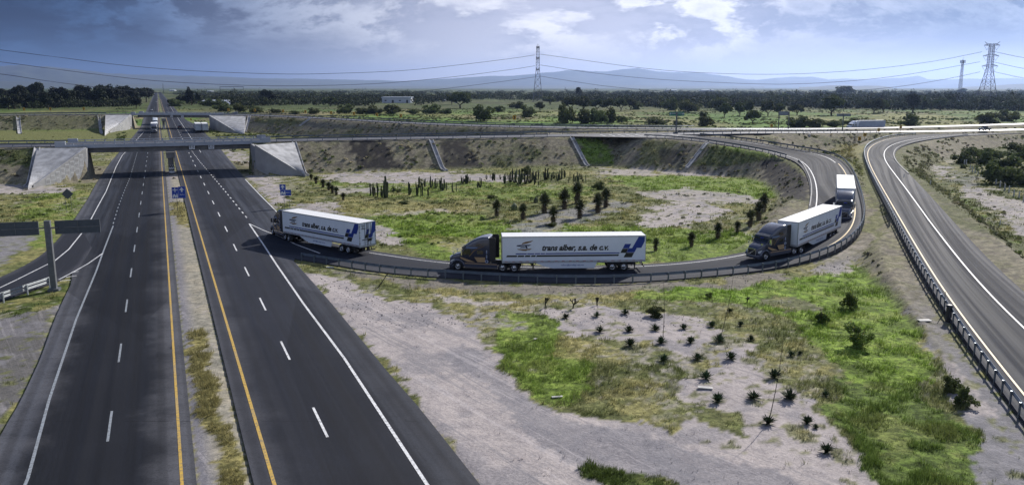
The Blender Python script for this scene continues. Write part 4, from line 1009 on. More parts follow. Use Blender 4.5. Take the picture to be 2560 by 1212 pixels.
        def mirror(s=s):
            m = MB(); m.box(5.2, 5.34, s * 1.42 - .11, s * 1.42 + .11, 1.85, 2.5); m.tube((5.2, s * 1.1, 2.42), (5.27, s * 1.42, 2.4), .025); m.tube((5.3, s * 1.1, 1.95), (5.27, s * 1.42, 1.98), .025)
            m.box(6.28, 6.40, s * 1.05 - .09, s * 1.05 + .09, 1.88, 2.08); m.tube((6.3, s * .85, 1.72), (6.34, s * 1.05, 1.92), .02); return m.mesh('mirror', M_CHROME)
        part('mirror', ('mir', s), mirror, root)
        part('headlight', ('hl', s), lambda s=s: MB().prism([(6.42, .95), (6.70, .92), (6.66, 1.12), (6.45, 1.2), (6.2, 1.25), (6.25, 1.05)], min(s * .80, s * .99), max(s * .80, s * .99)).mesh('headlight', M_LAMP), root)
    part('grille', 'grille', lambda: (lambda m: (m.box(6.74, 6.84, -.55, .55, .62, 1.38), m)[1])(MB()).mesh('grille', M_FRAME), root)
    def gfr():
        m = MB()
        for a in ((-.62, .62, 1.36, 1.44), (-.58, .58, .58, .65)): m.box(6.78, 6.87, a[0], a[1], a[2], a[3])
        for y in (-.62, .56): m.box(6.78, 6.87, y, y + .06, .58, 1.44)
        m.add([(6.875, -.5, .70), (6.875, -.42, .68), (6.875, .5, 1.30), (6.875, .42, 1.33)], [(0, 1, 2, 3)]); return m.mesh('grille_frame', M_CHROME)
    part('grille_frame', 'gfr', gfr, root)
    part('bumper', 'bump' + k, lambda: loft([(6.3, 1.16, .3, .72, .1), (6.7, 1.0, .28, .70, .12), (6.88, .8, .3, .62, .1)]).mesh('bumper', paint_, True), root)
    def frame():
        m = MB()
        for s in (1, -1): m.box(-1.3, 5.2, s * .43 - .05, s * .43 + .05, .75, 1.0)
        m.box(-.5, .6, -.5, .5, 1.0, 1.12); m.box(-.8, .8, -1.0, 1.0, .45, .58); m.box(5.6, 5.95, -.9, .9, .42, .6)
        for s in (1, -1): m.box(-1.32, -1.28, s * 1.18 - .3, s * 1.18 + .02, .15, .95); m.box(1.3, 2.6, s * .75 - .3, s * .75 + .3, .45, .95)
        return m.mesh('chassis', M_FRAME)
    part('chassis', 'frame', frame, root)
    for x, du in ((5.8, False), (.66, True), (-.68, True)):
        for s in (1, -1): wheel_parts('wheel', root, x, s * 1.2, dual=du)
    if not white and not far:
        me = cached(('num', number), lambda: text_mesh(number, 1.45, .36, vertical=True, bold=.03, m=M_TXTWHITE, name='fleet_number'))
        me2 = cached(('num2', number), lambda: text_mesh(number, 1.38, .28, vertical=True, bold=.0, m=M_TXTBLUE, name='fleet_number'))
        for s in (1, -1):
            for mm, off, dx, dz in ((me, 1.236, 0, 0), (me2, 1.24, .03, .025)):
                o = place_text(mm, root, ((2.62 - dx) if s > 0 else (2.26 + dx), s * off, .98 + dz), (-1, 0, 0) if s > 0 else (1, 0, 0)); o.name = 'fleet_number'
        def hl(): return MB().box(5.345, 5.352, -.05, .38, 2.50, 2.60).mesh('visor_lettering', mat('visor_blue', (.03, .04, .45), .4))
        part('visor_lettering', 'vl', hl, root)
    # trailer
    L = 16.15; xf, xb = .9, .9 - L
    side_m = M_TRWHITE if not plain else M_GREYP
    def box():
        m = MB(); m.box(xb, xf, -1.3, 1.3, 1.15, 4.07)
        for i in range(1, 13 if not plain else 27):
            x = xf - i * (1.235 if not plain else .59)
            for s in (1, -1): m.box(x - .02, x + .02, s * 1.304 - .006, s * 1.304 + .006, 1.35, 3.98)
        return m.mesh('trailer_box', side_m)
    part('trailer_box', 'box' + str(plain), box, root, T)
    part('trailer_roof', 'roof', lambda: MB().box(xb + .02, xf - .02, -1.29, 1.29, 4.07, 4.10).mesh('trailer_roof', M_TRROOF), root, T)
    def rails():
        m = MB()
        for s in (1, -1):
            m.box(xb - .02, xf + .02, s * 1.30 - .025, s * 1.30 + .025, 1.10, 1.34); m.box(xb - .02, xf + .02, s * 1.30 - .022, s * 1.30 + .022, 3.97, 4.11)
        for x in (xb - .03, xf - .02):
            m.box(x, x + .05, -1.3, 1.3, 3.96, 4.11); m.box(x, x + .05, -1.3, 1.3, 1.05, 1.28)
            for y in (-1.31, 1.19): m.box(x, x + .05, y, y + .12, 1.1, 4.1)
        return m.mesh('trailer_rail', M_TRRAIL)
    part('trailer_rail', 'rails', rails, root, T)
    def under():
        m = MB()
        for s in (1, -1): m.box(xb + .6, xf - .5, s * .45 - .05, s * .45 + .05, .85, 1.1)
        m.box(xb + 1.0, xb + 4.2, -1.0, 1.0, .7, .86)
        for s in (1, -1):
            m.box(xb + 1.1, xb + 1.14, s * .95 - .25, s * .95 + .25, .2, 1.0)
        return m.mesh('trailer_frame', M_FRAME)
    part('trailer_frame', 'under', under, root, T)
    def land():
        m = MB()
        for s in (1, -1):
            m.box(-2.66, -2.52, s * .8 - .07, s * .8 + .07, .35, 1.1); m.box(-2.75, -2.43, s * .8 - .12, s * .8 + .12, .30, .36); m.tube((-2.6, s * .8, .6), (-2.0, s * .5, 1.1), .04); m.tube((-2.6, s * .8, .6), (-3.2, s * .5, 1.1), .04)
        m.tube((-2.6, -.8, .6), (-2.6, .8, .6), .04); return m.mesh('landing_gear', M_FRAME)
    part('landing_gear', 'land', land, root, T)
    def rbump():
        m = MB(); m.box(xb + .05, xb + .15, -1.2, 1.2, .5, .6)
        for s in (1, -1): m.prism([(xb + .05, .58), (xb + .15, .58), (xb + .45, 1.1), (xb + .3, 1.1)], s * .7 - .04, s * .7 + .04)
        return m.mesh('rear_bumper', M_FRAME)
    part('rear_bumper', 'rbump', rbump, root, T)
    for x in (-11.55, -12.85):
        for s in (1, -1): wheel_parts('wheel', root, x, s * 1.22, dual=True, mtx=T)
    if not plain:
        for s in (1, -1):
            part('side_skirt', ('skirt', s), lambda s=s: MB().prism([(.9 - 3.6, 1.1), (.9 - 10.7, 1.1), (.9 - 10.4, .42), (.9 - 5.7, .42), (.9 - 4.9, .62)], min(s * 1.24, s * 1.27), max(s * 1.24, s * 1.27)).mesh('side_skirt', M_TRWHITE), root, T)
            if far: continue
            part('blue_emblem', ('dbl', s), lambda s=s: decal([BLUE1, BLUE2] + STR_BL, s).mesh('blue_emblem', M_BLUE), root, T)
            part('black_stripe', ('dbk', s), lambda s=s: decal([BLK1, BLK2] + STR_BK, s).mesh('black_stripe', M_BLK), root, T)
            part('logo', ('lg', s), lambda s=s: decal([LG_WING, LG_BOAT], s).mesh('logo', M_LGOLD), root, T)
            part('logo', ('lg2', s), lambda s=s: decal([LG_BAR, LG_STEM], s, off=.018).mesh('logo', M_LNAVY), root, T)
            part('logo', ('lg3', s), lambda s=s: decal([LG_HULL], s, off=.016).mesh('logo', mat('livery_grey', (.34, .37, .42), .4)), root, T)
            def marks(s=s):
                m = MB()
                for i in range(20): x = xf - .45 - i * .8; m.box(x - .15, x + .15, s * 1.33 - .006, s * 1.33 + .006, 1.235, 1.285)
                return m.mesh('reflector', M_REDL)
            part('reflector', ('mk', s), marks, root, T)
            me = cached('nm', lambda: text_mesh('trans alber, s.a. de c.v.', .82, 7.5, shear=.34, bold=.04, m=M_BLK))
            me2 = cached('ml', lambda: text_mesh('talber@prodigy.net.mx', .22, 2.6, shear=.15, bold=.01, m=M_TXTBLUE))
            for mm, ss, z, yy in ((me, 4.45, 2.33, 1.318), (me2, 6.6, .68, 1.276)):
                x = .9 - ss; o = link('lettering', mm, root)
                if s > 0: Ml = Matrix(((-1, 0, 0, x), (0, -1, 0, yy), (0, 0, 1, z), (0, 0, 0, 1)))
                else: x = .9 - ss - (7.5 if mm is me else 2.6); Ml = Matrix(((1, 0, 0, x), (0, 1, 0, -yy), (0, 0, 1, z), (0, 0, 0, 1)))
                o.matrix_local = T @ Ml
        # rear doors: lock rods, hinges and the livery carried over
        if not far:
            def RP(P, off):
                m = MB()
                for p in P:
                    vs = []
                    for u_, v_ in p:
                        a = (u_ - 515) / 415; vs.append((xb - off, 1.3 - a * 2.6, 4.05 - (v_ - (300 - 45 * a)) / 580 * 2.85))
                    m.add(vs, [tuple(range(len(vs)))])
                return m
            part('blue_emblem', 'rb', lambda: RP([[(850, 268), (926, 260), (922, 478), (888, 545), (862, 550), (838, 655), (745, 672), (757, 572), (803, 563)], [(702, 450), (768, 446), (745, 570), (675, 578)]], .034).mesh('blue_emblem', M_BLUE), root, T)
            part('black_stripe', 'rk', lambda: RP([[(670, 584), (742, 576), (722, 668), (650, 678)], [(738, 690), (835, 672), (822, 745), (720, 762)], [(575, 715), (860, 680), (860, 692), (575, 735)]], .036).mesh('black_stripe', M_BLK), root, T)
            part('logo', 'rl', lambda: RP([[(530, 345), (620, 340), (660, 365), (600, 360)], [(555, 385), (625, 385), (612, 420), (600, 420), (596, 395)], [(555, 435), (690, 425), (660, 440), (580, 452)]], .034).mesh('logo', M_BLK), root, T)
            def door():
                m = MB()
                for y in (.45, .12, -.12, -.45): m.tube((xb - .05, y, 1.2), (xb - .05, y, 4.0), .022)
                m.box(xb - .035, xb - .028, -.012, .012, 1.2, 4.0)
                for y in (-1.25, 1.25):
                    for z in (1.5, 2.2, 2.9, 3.6): m.box(xb - .06, xb - .03, y - .08, y + .08, z, z + .06)
                return m.mesh('door_lock_rods', M_FRAME)
            part('door_lock_rods', 'door', door, root, T)
            vt = cached('vt', lambda: text_mesh('TRANSPORTES', 1.5, .16, vertical=True, bold=.0, m=M_TXTWHITE))
    return root
GZ = lambda x, y: tz(x, y) + .18
semi('semi truck seen side on in middle of loop ramp, cab marked 110', (-.25, 91.2, .04), 170.5, 12.5)
semi('semi truck leaving the loop onto the highway, rear doors facing viewer', (-29.5, 109.9, .04), 125, 14.5, number='117')
semi('semi truck on the right of the bend turned toward viewer, third in convoy', (34.3, 99.4, .36), 213, 18, number='100', z_pitch=math.radians(.8))
semi('last semi truck in convoy, front on, at far right of loop bend', (50.9, 124.2, 1.42), 246.5, 2.5, number='104', z_pitch=math.radians(1.5))
semi('white semi truck with ribbed bare trailer passing behind the crossroad', at(2146, 372, 1.55) , 205, 0, white=True, plain=True, group='distant trucks', z_pitch=math.radians(-.5))
semi('dark semi truck coming toward viewer between the two bridges', G(367, 334) + Vector((0, 8, .05)), -66.9, 0, far=True, group='distant trucks')
semi('white semi truck following just behind dark truck beyond near bridge', G(373, 314) + Vector((0, 8, .05)), -66.9, 0, white=True, plain=True, group='distant trucks')
semi('left of two parked trucks on the shoulder beside far bridge abutment', G(494, 332) + Vector((-5, 13, .05)), 113.1, 0, far=True, plain=True, group='distant trucks')
semi('right of two parked trucks, tight against far bridge wing wall', G(511, 332) + Vector((-5, 13, .05)), 113.1, 0, far=True, plain=True, group='distant trucks')

def car(label, loc, head, col, pickup=False, cat='car'):
    root = empty('pickup_truck' if pickup else 'car', loc, math.radians(head)); tag(root, label, cat, 'cars on the roads')
    pm = glossy('car_paint_' + col[0], col[1], .25, .2, .7)
    if pickup: body = [(-2.8, .95, .45, 1.08, .08), (-.9, .98, .42, 1.1, .08), (.9, .98, .42, 1.12, .1), (2.2, .95, .42, 1.05, .12), (2.75, .9, .45, .85, .12)]; cabn = [(-.95, .9, 1.0, 1.12, .05, .02), (-.75, .88, 1.0, 1.82, .12, .12), (.5, .88, 1.0, 1.84, .12, .12), (1.2, .9, 1.0, 1.12, .05, .05)]
    else: body = [(-2.2, .82, .4, .85, .12), (-1.6, .88, .32, 1.0, .12), (.8, .9, .32, .98, .12), (1.7, .88, .34, .85, .14), (2.2, .78, .4, .65, .12)]; cabn = [(-1.7, .78, .85, .98, .05, .05), (-1.0, .76, .85, 1.42, .12, .12), (.2, .76, .85, 1.44, .12, .12), (1.05, .8, .85, .95, .04, .05)]
    loft(body).build('body', pm, root, smooth=True); loft(cabn).build('cabin_glass', M_GLASS, root, smooth=True)
    a, b, c_, d = cabn; loft([(b[0] - .05, b[1] - b[5] + .0, b[3] - .02, b[3] + .03, .02), (c_[0] + .1, c_[1] - c_[5], c_[3] - .02, c_[3] + .03, .02)]).build('roof', pm, root)
    for x in ((-1.75, 1.75) if pickup else (-1.35, 1.38)):
        for s in (1, -1): wheel_parts('wheel', root, x, s * .95 if pickup else s * .88, r=.38 if pickup else .33, w=.24)
    for s in (1, -1): MB().box(body[-1][0] - .08, body[-1][0] - .0, s * .6 - .15, s * .6 + .15, .62, .76).build('headlight', M_LAMP, root); MB().box(body[0][0] - .01, body[0][0] + .05, s * .7 - .1, s * .7 + .1, .65, .85).build('tail_light', M_REDL, root)
    return root
car('grey pickup truck on crossroad at far right', at(2461, 331, 3.25), 203, ('grey', (.10, .12, .14)), True, 'pickup truck')
car('small dark red car on highway under far bridge', G(450, 321) + Vector((0, 0, .05)), 113, ('maroon', (.06, .015, .02)))
car('white car far down the left carriageway, nearest the trees', hw(-6.3, 740, .05), -67, ('white', (.7, .7, .7)))
car('dark car far away on highway beyond far bridge', hw(6.2, 640, .05), 113, ('black', (.03, .03, .035)))
car('pale car farther up the highway than the dark one', hw(10.3, 900, .05), 113, ('silver', (.5, .52, .55)))
car('tiny white car near the vanishing point of the highway', hw(-2.3, 1150, .05), -67, ('white', (.7, .7, .7)))
car('second tiny pale car nearest the horizon on the highway', hw(6.3, 1350, .05), 113, ('silver', (.5, .52, .55)))

# ------------------------------------------------------------------ signs
M_SIGNB = mat('sign_back_grey', (.085, .10, .115), .6, metal=.3, var=.08); M_SBLUE = mat('sign_blue', (.012, .055, .36), .5, var=.05); M_SWHITE = mat('sign_white', (.75, .77, .8), .5)
M_SGREEN = mat('sign_green', (.02, .22, .14), .5); M_SYEL = mat('sign_yellow', (.62, .36, .02), .5); M_SORB = mat('sign_black', (.015, .015, .015), .5); M_POLE = mat('sign_pole_steel', (.16, .17, .18), .55, metal=.4)
def rotm(a, o=(0, 0, 0)): return Matrix.Translation(o) @ Matrix.Rotation(math.radians(a), 4, 'Z')
def poly(P, y, m=None, M=None):
    m = m or MB(); vs = [Vector((a, y, b)) for a, b in P]
    if M is not None: vs = [M @ v for v in vs]
    return m.add(vs, [tuple(range(len(vs)))])
def butterfly(name, label, base, rz, hgt, pl, pr, ph, pw=.27, mt=None, back=True):
    """post with one panel on each side; pl/pr = (x0, x1) in metres"""
    mt = mt or M_SIGNB; r = empty(name, base, math.radians(rz)); tag(r, label, 'sign', 'overhead road signs')
    m = MB(); m.box(-pw, pw, -pw, pw, -.3, hgt); m.box(-pw - .25, pw + .25, -pw - .25, pw + .25, -.3, .18); m.build('post', M_POLE, r)
    for x0, x1 in (pl, pr):
        m = MB(); m.box(x0, x1, .1, .16, hgt - ph - .15, hgt - .05); p = m.build('sign_panel', mt, r)
        f = MB(); zc = hgt - .1 - ph / 2
        f.box(min(x0 + .9, x1), x1 - .05, .03, .1, zc - .06, zc + .03)
        for xx in (x0, (x0 + x1) / 2, x1 - .05): f.box(xx, xx + .05, .05, .1, hgt - ph - .15, hgt - .05)
        for zz in (hgt - ph - .15, hgt - .1): f.box(x0, x1, .05, .1, zz, zz + .05)
        f.build('panel_frame', M_POLE, p)
    m = MB(); zc = hgt - .1 - ph / 2; m.box(pl[1] - .3, pr[0] + .3, -.05, .05, zc - .06, zc + .06); m.build('crossbar', M_POLE, r)
    return r
butterfly('overhead_sign', 'tall dark post with two sign backs seen from behind, near left edge', G(136, 724), 15, 7.2, (-5.15, -.85), (.62, 4.85), 1.3)
s_ = butterfly('overhead_sign', 'green double panel sign on post where loop ramp leaves crossroad', G(1690, 333, 6.95), 0, 6.4, (-2.25, -.15), (.15, 2.3), 1.15, pw=.2, mt=M_SGREEN)
for x0, tx, w_ in ((-1.5, 'AGUASCALIENTES', 1.2), (.35, 'OJUELOS', 1.1)):
    place_text(text_mesh(tx, .26, w_, m=M_SWHITE), s_, (x0, .09 - .11, 5.7), (1, 0, 0))
for x0 in (-2.15, 1.6, 1.9): place_text(text_mesh('4' if x0 < 0 else '8', .55, .22, m=M_SWHITE), s_, (x0, .09 - .11, 5.45), (1, 0, 0))
for P in ([(-1.85, 5.45), (-1.75, 5.45), (-1.75, 5.75), (-1.65, 5.75), (-1.8, 6.05), (-1.95, 5.75), (-1.85, 5.75)],): poly(P, -.02).build('arrow', M_SWHITE, s_)
butterfly('overhead_sign', 'distant grey sign post with two panels left of white semi truck', at(2106, 335, 3.0), 0, 6.9, (-2.7, -.2), (.2, 3.0), 1.0, pw=.18, mt=mat('sign_back_pale', (.22, .26, .32), .5, metal=.3))
def gantry():
    b = at(1958, 315, 4.3); r = empty('portal_sign', b); tag(r, 'distant two legged portal sign standing between trees and crossroad', 'sign', 'overhead road signs')
    for x in (-1.9, 1.9): MB().box(x - .15, x + .15, -.15, .15, -.4, 6.9).build('post', M_POLE, r)
    MB().box(-2.1, 2.1, .16, .24, 5.6, 7.0).build('sign_panel', mat('sign_back_pale', (.22, .26, .32), .5, metal=.3), r); MB().box(-2.2, 2.2, -.2, .1, 5.55, 5.7).build('crossbar', M_POLE, r)
gantry()
def diamond(label, base, hgt, half, rz, mt, face=None, two=True):
    r = empty('warning_sign', base, math.radians(rz)); tag(r, label, 'sign', 'road signs'); m = MB()
    m.prism([(0, hgt - half), (half, hgt), (0, hgt + half), (-half, hgt)], -.02, .02); p = m.build('sign_panel', mt, r)
    for x in ((-.42, .42) if two else (0,)): MB().tube((x, .05, -.2), (x, .05, hgt - half * .3), .035).build('post', M_POLE, r)
    if face: poly([(a, b + hgt) for a, b in face], -.03).build('symbol', M_SORB, p)
    return r
diamond('diamond sign seen from behind on two thin posts in left grass', G(173, 530), 3.05, .9, 15, M_SIGNB)
diamond('yellow diamond warning sign on verge seen under far bridge', G(478, 308), 2.1, .7, 0, M_SYEL, [(-.12, -.35), (.12, -.35), (.12, .2), (0, .4), (-.12, .2)], two=False)
diamond('yellow diamond warning sign before bushes behind crossroad', at(1928, 320, 3.6), 2.2, .75, 0, M_SYEL, [(-.12, -.35), (.12, -.35), (.12, .2), (0, .4), (-.12, .2)], two=False)
ARROW = [(-.12, -.38), (.12, -.38), (.12, -.05), (.42, -.05), (0, .42), (-.42, -.05), (-.12, -.05)]
CHURCH = [(-.40, -.38), (-.22, -.38), (-.22, -.15), (-.08, -.15), (-.08, -.38), (.10, -.38), (.10, -.1), (.18, -.1), (.18, -.38), (.40, -.38), (.40, .1), (.29, .42), (.18, .1), (.10, .0), (-.15, .28), (-.40, .0)]
PLANE = [(-.06, -.40), (.06, -.40), (.05, -.08), (.42, -.02), (.42, .08), (.06, .08), (.05, .40), (-.05, .40), (-.06, .08), (-.42, .08), (-.42, -.02), (-.05, -.08)]
def info_sign(label, base, rz, panels, posts, top):
    r = empty('information_sign', base, math.radians(rz)); tag(r, label, 'sign', 'road signs')
    for x in posts: MB().tube((x, .06, -.2), (x, .06, top - .4), .04).build('post', M_POLE, r)
    for x0, x1, z0, z1, kind, cx, cz, sc in panels:
        m = MB(); m.box(x0, x1, -.02, .02, z0, z1); p = m.build('sign_panel', M_SBLUE, r)
        for kd, ax, az, s in kind:
            if isinstance(kd, str): place_text(text_mesh(kd, .17 * s, .72 * s, bold=.01, m=M_SWHITE), p, (ax, -.03, az), (1, 0, 0))
            else: poly([(ax + a * s, az + b * s) for a, b in kd], -.03).build('symbol', M_SWHITE, p)
    return r
info_sign('blue direction sign on two posts in median with arrow, plane and church', G(452, 528), 8, [(-1.2, -.18, 2.15, 4.05, [(PLANE, -.69, 3.58, 1.0), (CHURCH, -.69, 2.65, 1.0)], 0, 0, 0), (-.16, .95, 2.2, 4.15, [(ARROW, .4, 3.62, .95), ('MEXICO', .05, 2.72, 1.0)], 0, 0, 0)], (-.5, .55), 3.8)
info_sign('L shaped blue direction sign on right verge above the leading truck', G(717, 519), 5, [(-1.05, -.02, 3.1, 4.05, [(ARROW, -.53, 3.58, .9)], 0, 0, 0), (-.98, .85, 2.1, 3.08, [(CHURCH, -.5, 2.6, 1.0), ('MEXICO', .0, 2.52, 1.0)], 0, 0, 0)], (-.4, .45), 3.0)
def height_sign(label, u, v, path, size=1.3):
    i = min(range(1, len(path) - 1), key=lambda k: abs(float(PX(path[k].x, path[k].y, path[k].z)[0]) - u)); d = path[i + 1] - path[i - 1]; a = math.atan2(d.y, d.x)
    nrm = Vector((d.y, -d.x, 0)).normalized(); p = path[i] + nrm * .14
    zc = (p.y * CT + (H - p.z) * ST); z = H - (v - VH) * CT * (p.y * CT + (H - 6.3) * ST) / F_PX; p = Vector((p.x, p.y, z))
    r = empty('clearance_sign', p, a); tag(r, label, 'sign', 'square signs hung on the bridges'); h = size / 2
    MB().box(-h, h, -.03, .03, -h, h).build('sign_panel', M_SWHITE, r)
    m = MB(); n = 24
    for k in range(n):
        a0, a1 = 2 * math.pi * k / n, 2 * math.pi * (k + 1) / n
        m.add([(rr * math.cos(t), -.04, rr * math.sin(t)) for rr, t in ((.78 * h, a0), (.78 * h, a1), (.62 * h, a1), (.62 * h, a0))], [(0, 1, 2, 3)])
    m.build('ring', M_SORB, r); place_text(text_mesh('5.50', .42 * size * .6, .62 * size * .85, bold=.02, m=M_SORB), r, (-.26 * size, -.04, -.12 * size), (1, 0, 0))
    for x in (-h * .6, h * .6): MB().tube((x, .0, h), (x, .0, 7.45 - z), .03).build('hanger', M_POLE, r)
height_sign('left square white sign with black ring hung on near bridge', 473, 366.5, A_N)
height_sign('right square white sign with black ring hung on near bridge', 516, 366, A_N)
height_sign('left small square white sign on far bridge', 434, 289.5, B_N, 1.5)
height_sign('right small square white sign on far bridge', 457, 290, B_N, 1.5)
_n = 0
CHV = [(-.32, -.45), (.05, -.45), (.36, 0), (.05, .45), (-.32, .45), (0, 0)]
def chevron(label, base, rz=0, size=.95, pole=1.4, flip=1):
    r = empty('chevron_sign', base, math.radians(rz)); tag(r, label, 'sign', 'yellow chevron curve signs')
    MB().box(-.5 * size, .5 * size, -.02, .02, pole, pole + 1.3 * size).build('sign_panel', M_SYEL, r)
    poly([(flip * a * size, pole + .65 * size + b * size) for a, b in CHV], -.03).build('chevron_symbol', M_SORB, r)
    MB().tube((0, .05, -.3), (0, .05, pole + 1), .05).build('post', M_POLE, r)
def far_edge(u, out=1.2, path=B_F):
    i = min(range(1, len(path) - 1), key=lambda k: abs(float(PX(path[k].x, path[k].y, path[k].z)[0]) - u)); d = path[i + 1] - path[i - 1]; d.z = 0; d.normalize(); return path[i] + Vector((-d.y, d.x, 0)) * out
ordn = ['first', 'second', 'third', 'fourth', 'fifth', 'sixth', 'seventh', 'eighth', 'ninth', 'tenth', 'eleventh', 'twelfth', 'thirteenth', 'fourteenth', 'fifteenth', 'sixteenth', 'seventeenth', 'eighteenth', 'nineteenth', 'twentieth']
for i, u in enumerate((56, 133, 213)): chevron(f'{ordn[i]} yellow chevron sign from the left before dark trees, left of far bridge', far_edge(u), 0, 1.05, 1.9, 1)
for i, u in enumerate((571, 635, 699, 759, 821, 878, 941, 1000)): chevron(f'{ordn[i]} yellow chevron sign right of far bridge along its far rail', far_edge(u), 0, 1.0, 1.5, -1)
chevron('yellow sign on tall pole in front of bright field', far_edge(1277, 1.5), 0, 1.2, 2.0)
for (u, v, z), lb in (((2148, 360, 3.6), 'chevron sign lowest beside right ramp guard rail'), ((2161, 349, 4.0), 'chevron sign just above the lowest one at right ramp bend'), ((2196, 336, 4.2), 'chevron sign left of the ramp mouth, below the white truck'), ((2251, 328, 4.3), 'chevron sign right of white truck beside crossroad')):
    chevron('small yellow ' + lb, G(u, v, z), 0, .9, 1.0, 1)
# fence posts and small roadside things
for i, (u, v) in enumerate(((2410.5, 412), (2415, 413), (2425, 425), (2431, 429), (2437.5, 433), (2445, 438), (2452.5, 440), (2489.5, 462), (2500, 469), (2511, 477), (2522, 482), (2534, 491), (2547, 497), (2559, 504))):
    g = MB(); g.box(-.09, .09, -.09, .09, -.2, 1.28); g.box(-.05, .05, -.05, .05, 1.28, 1.36); b = G(u, v); o = g.build('fence_post', M_WOODP, loc=(b.x, b.y, tz(b.x, b.y)))
    tag(o, f'{ordn[i]} pale concrete fence post counting down the hillside beside right hand bushes', 'fence post', 'pale fence posts by the bushes')
for i, (u, v, z) in enumerate(((2324, 483, 1.2), (2259, 452, 2.4), (2500, 560, .2))):
    g = MB(); g.box(-.06, .06, -.04, .04, -.2, .9); g.box(-.065, .065, -.045, .045, .6, .8); b = G(u, v, z); o = g.build('delineator_post', mat('delineator_white', (.6, .6, .6), .6), loc=(b.x, b.y, tz(b.x, b.y)))
    tag(o, ['short roadside marker post in grass right of ramp', 'short marker post on bank between ramp bends', 'short marker post lowest down right verge'][i], 'marker post', 'small roadside marker posts')
b = G(2371, 797, .5); r = empty('marker_barrel', (b.x, b.y, tz(b.x, b.y))); tag(r, 'dark stubby post standing against the right ramp guard rail', 'post')
g = MB(); g.tube((0, 0, -.2), (0, 0, 1.35), .26, .24, n=12); g.build('barrel', M_DARK, r); g = MB(); g.tube((0, 0, 1.35), (0, 0, 1.5), .33, .2, n=12); g.build('cap', M_DARK, r)
b = G(2359, 775, .7); g = MB(); g.tube((0, 0, -.2), (0, 0, 2.1), .035); tag(g.build('thin_pole', M_POLE, loc=(b.x, b.y, tz(b.x, b.y))), 'thin upright pole beside the stubby dark post', 'pole')
for u, v, w_, l_, rz, lb in ((2310, 812, 1.1, .55, 5, 'pale flat board lying on bare ground left of right ramp'), (1763, 970, 1.0, .32, -12, 'white flat board lying on pale dirt among the agaves'), (1393, 987, .75, .2, 12, 'thin white strip of litter in green grass near dirt edge'), (1339, 849, .3, .2, 30, 'small white scrap in green grass'), (2390, 975, .25, .2, 0, 'tiny white scrap in bushes at lower right'), (825, 668, .9, .3, -20, 'pale slab behind the guard rail below leading truck')):
    b = G(u, v); g = MB(); g.box(-w_ / 2, w_ / 2, -l_ / 2, l_ / 2, .03, .09); g.box(-w_ / 2 + .03, w_ / 2 - .03, -.01, .01, .09, .10)
    tag(g.build('board', mat('weathered_board', (.66, .64, .6), .8), loc=(b.x, b.y, tz(b.x, b.y) + .02), rz=math.radians(rz)), lb, 'litter')
# ------------------------------------------------------------------ vegetation
RS = np.random.RandomState(5); random.seed(5)
def ordw(n):
    a = ordn[n - 1] if n <= 20 else None
    if a: return a
    tens = {2: 'twenty', 3: 'thirty', 4: 'forty', 5: 'fifty', 6: 'sixty', 7: 'seventy', 8: 'eighty', 9: 'ninety'}; t_, o_ = divmod(n, 10)
    return (tens[t_] + '-' + ordn[o_ - 1]) if o_ else tens[t_][:-1] + 'ieth'
def leaves(P, size, aspect=1.0, up=0., seed=0):
    """one small leaf-shaped quad per point"""
    r = np.random.RandomState(seed); n = len(P)
    d = r.normal(size=(n, 3)); d[:, 2] += up; d /= np.linalg.norm(d, axis=1)[:, None]
    e = r.normal(size=(n, 3)); e -= (e * d).sum(1)[:, None] * d; e /= np.linalg.norm(e, axis=1)[:, None]
    s = (size * r.uniform(.6, 1.3, n))[:, None]
    V = np.stack([P - e * s * .5, P + d * s * aspect * .5, P + e * s * .5, P - d * s * aspect * .5], 1).reshape(-1, 3)
    return V, np.arange(n * 4).reshape(n, 4)
def crown_points(n, rx, ry, rz, cz, clumps, seed, flat=.0, shell=.72):
    r = np.random.RandomState(seed); c = r.normal(size=(clumps, 3)); c /= np.linalg.norm(c, axis=1)[:, None]; c[:, 2] = np.where(c[:, 2] < -.35, -c[:, 2] * .5, c[:, 2]) if shell < .95 else c[:, 2]
    rad = r.uniform(.35, shell, clumps)[:, None]; c = c * rad; cr = r.uniform(.22, .42, clumps)
    k = r.randint(0, clumps, n); q = r.normal(size=(n, 3)); q /= np.linalg.norm(q, axis=1)[:, None]; q *= (cr[k] * r.uniform(.55, 1.05, n))[:, None]
    P = (c[k] + q) * np.array([rx, ry, rz]); P[:, 2] = np.maximum(P[:, 2], -rz * (1 - flat)) + cz; return P
L_MES = leafmat('foliage_mesquite', (.038, .050, .018), (.095, .115, .042)); L_DARK = leafmat('foliage_dark', (.012, .018, .008), (.028, .038, .015), trans=.1)
L_BUSH = leafmat('foliage_bush_green', (.055, .075, .024), (.135, .16, .06)); L_BROAD = leafmat('foliage_roadside', (.07, .115, .022), (.17, .25, .06), .6)
M_BARK = mat('bark_brown', (.075, .058, .043), .9, var=.2, vscale=2)
def trunk_mesh(h, r, spread, seed, br=5):
    rr = random.Random(seed); m = MB(); m.tube((0, 0, -.3), (.05 * h, 0, h * .45), r, r * .75, 8)
    for i in range(br):
        a = rr.uniform(0, 2 * math.pi); e = (math.cos(a) * spread * rr.uniform(.5, 1), math.sin(a) * spread * rr.uniform(.5, 1), h * rr.uniform(.8, 1.15)); m.tube((.05 * h, 0, h * .42), e, r * .55, r * .18, 6)
    return m.mesh('trunk', M_BARK)
def crown_mesh(seed, mt, n, rx, rz, cz, clumps, leaf, flat=0., shell=.72):
    P = crown_points(n, rx, rx, rz, cz, clumps, seed, flat, shell); V, Fc = leaves(P, leaf, 1.1, seed=seed); return npmesh('crown', V, Fc, mt)
TREE = []   # unit-height prototypes: (crown, trunk)
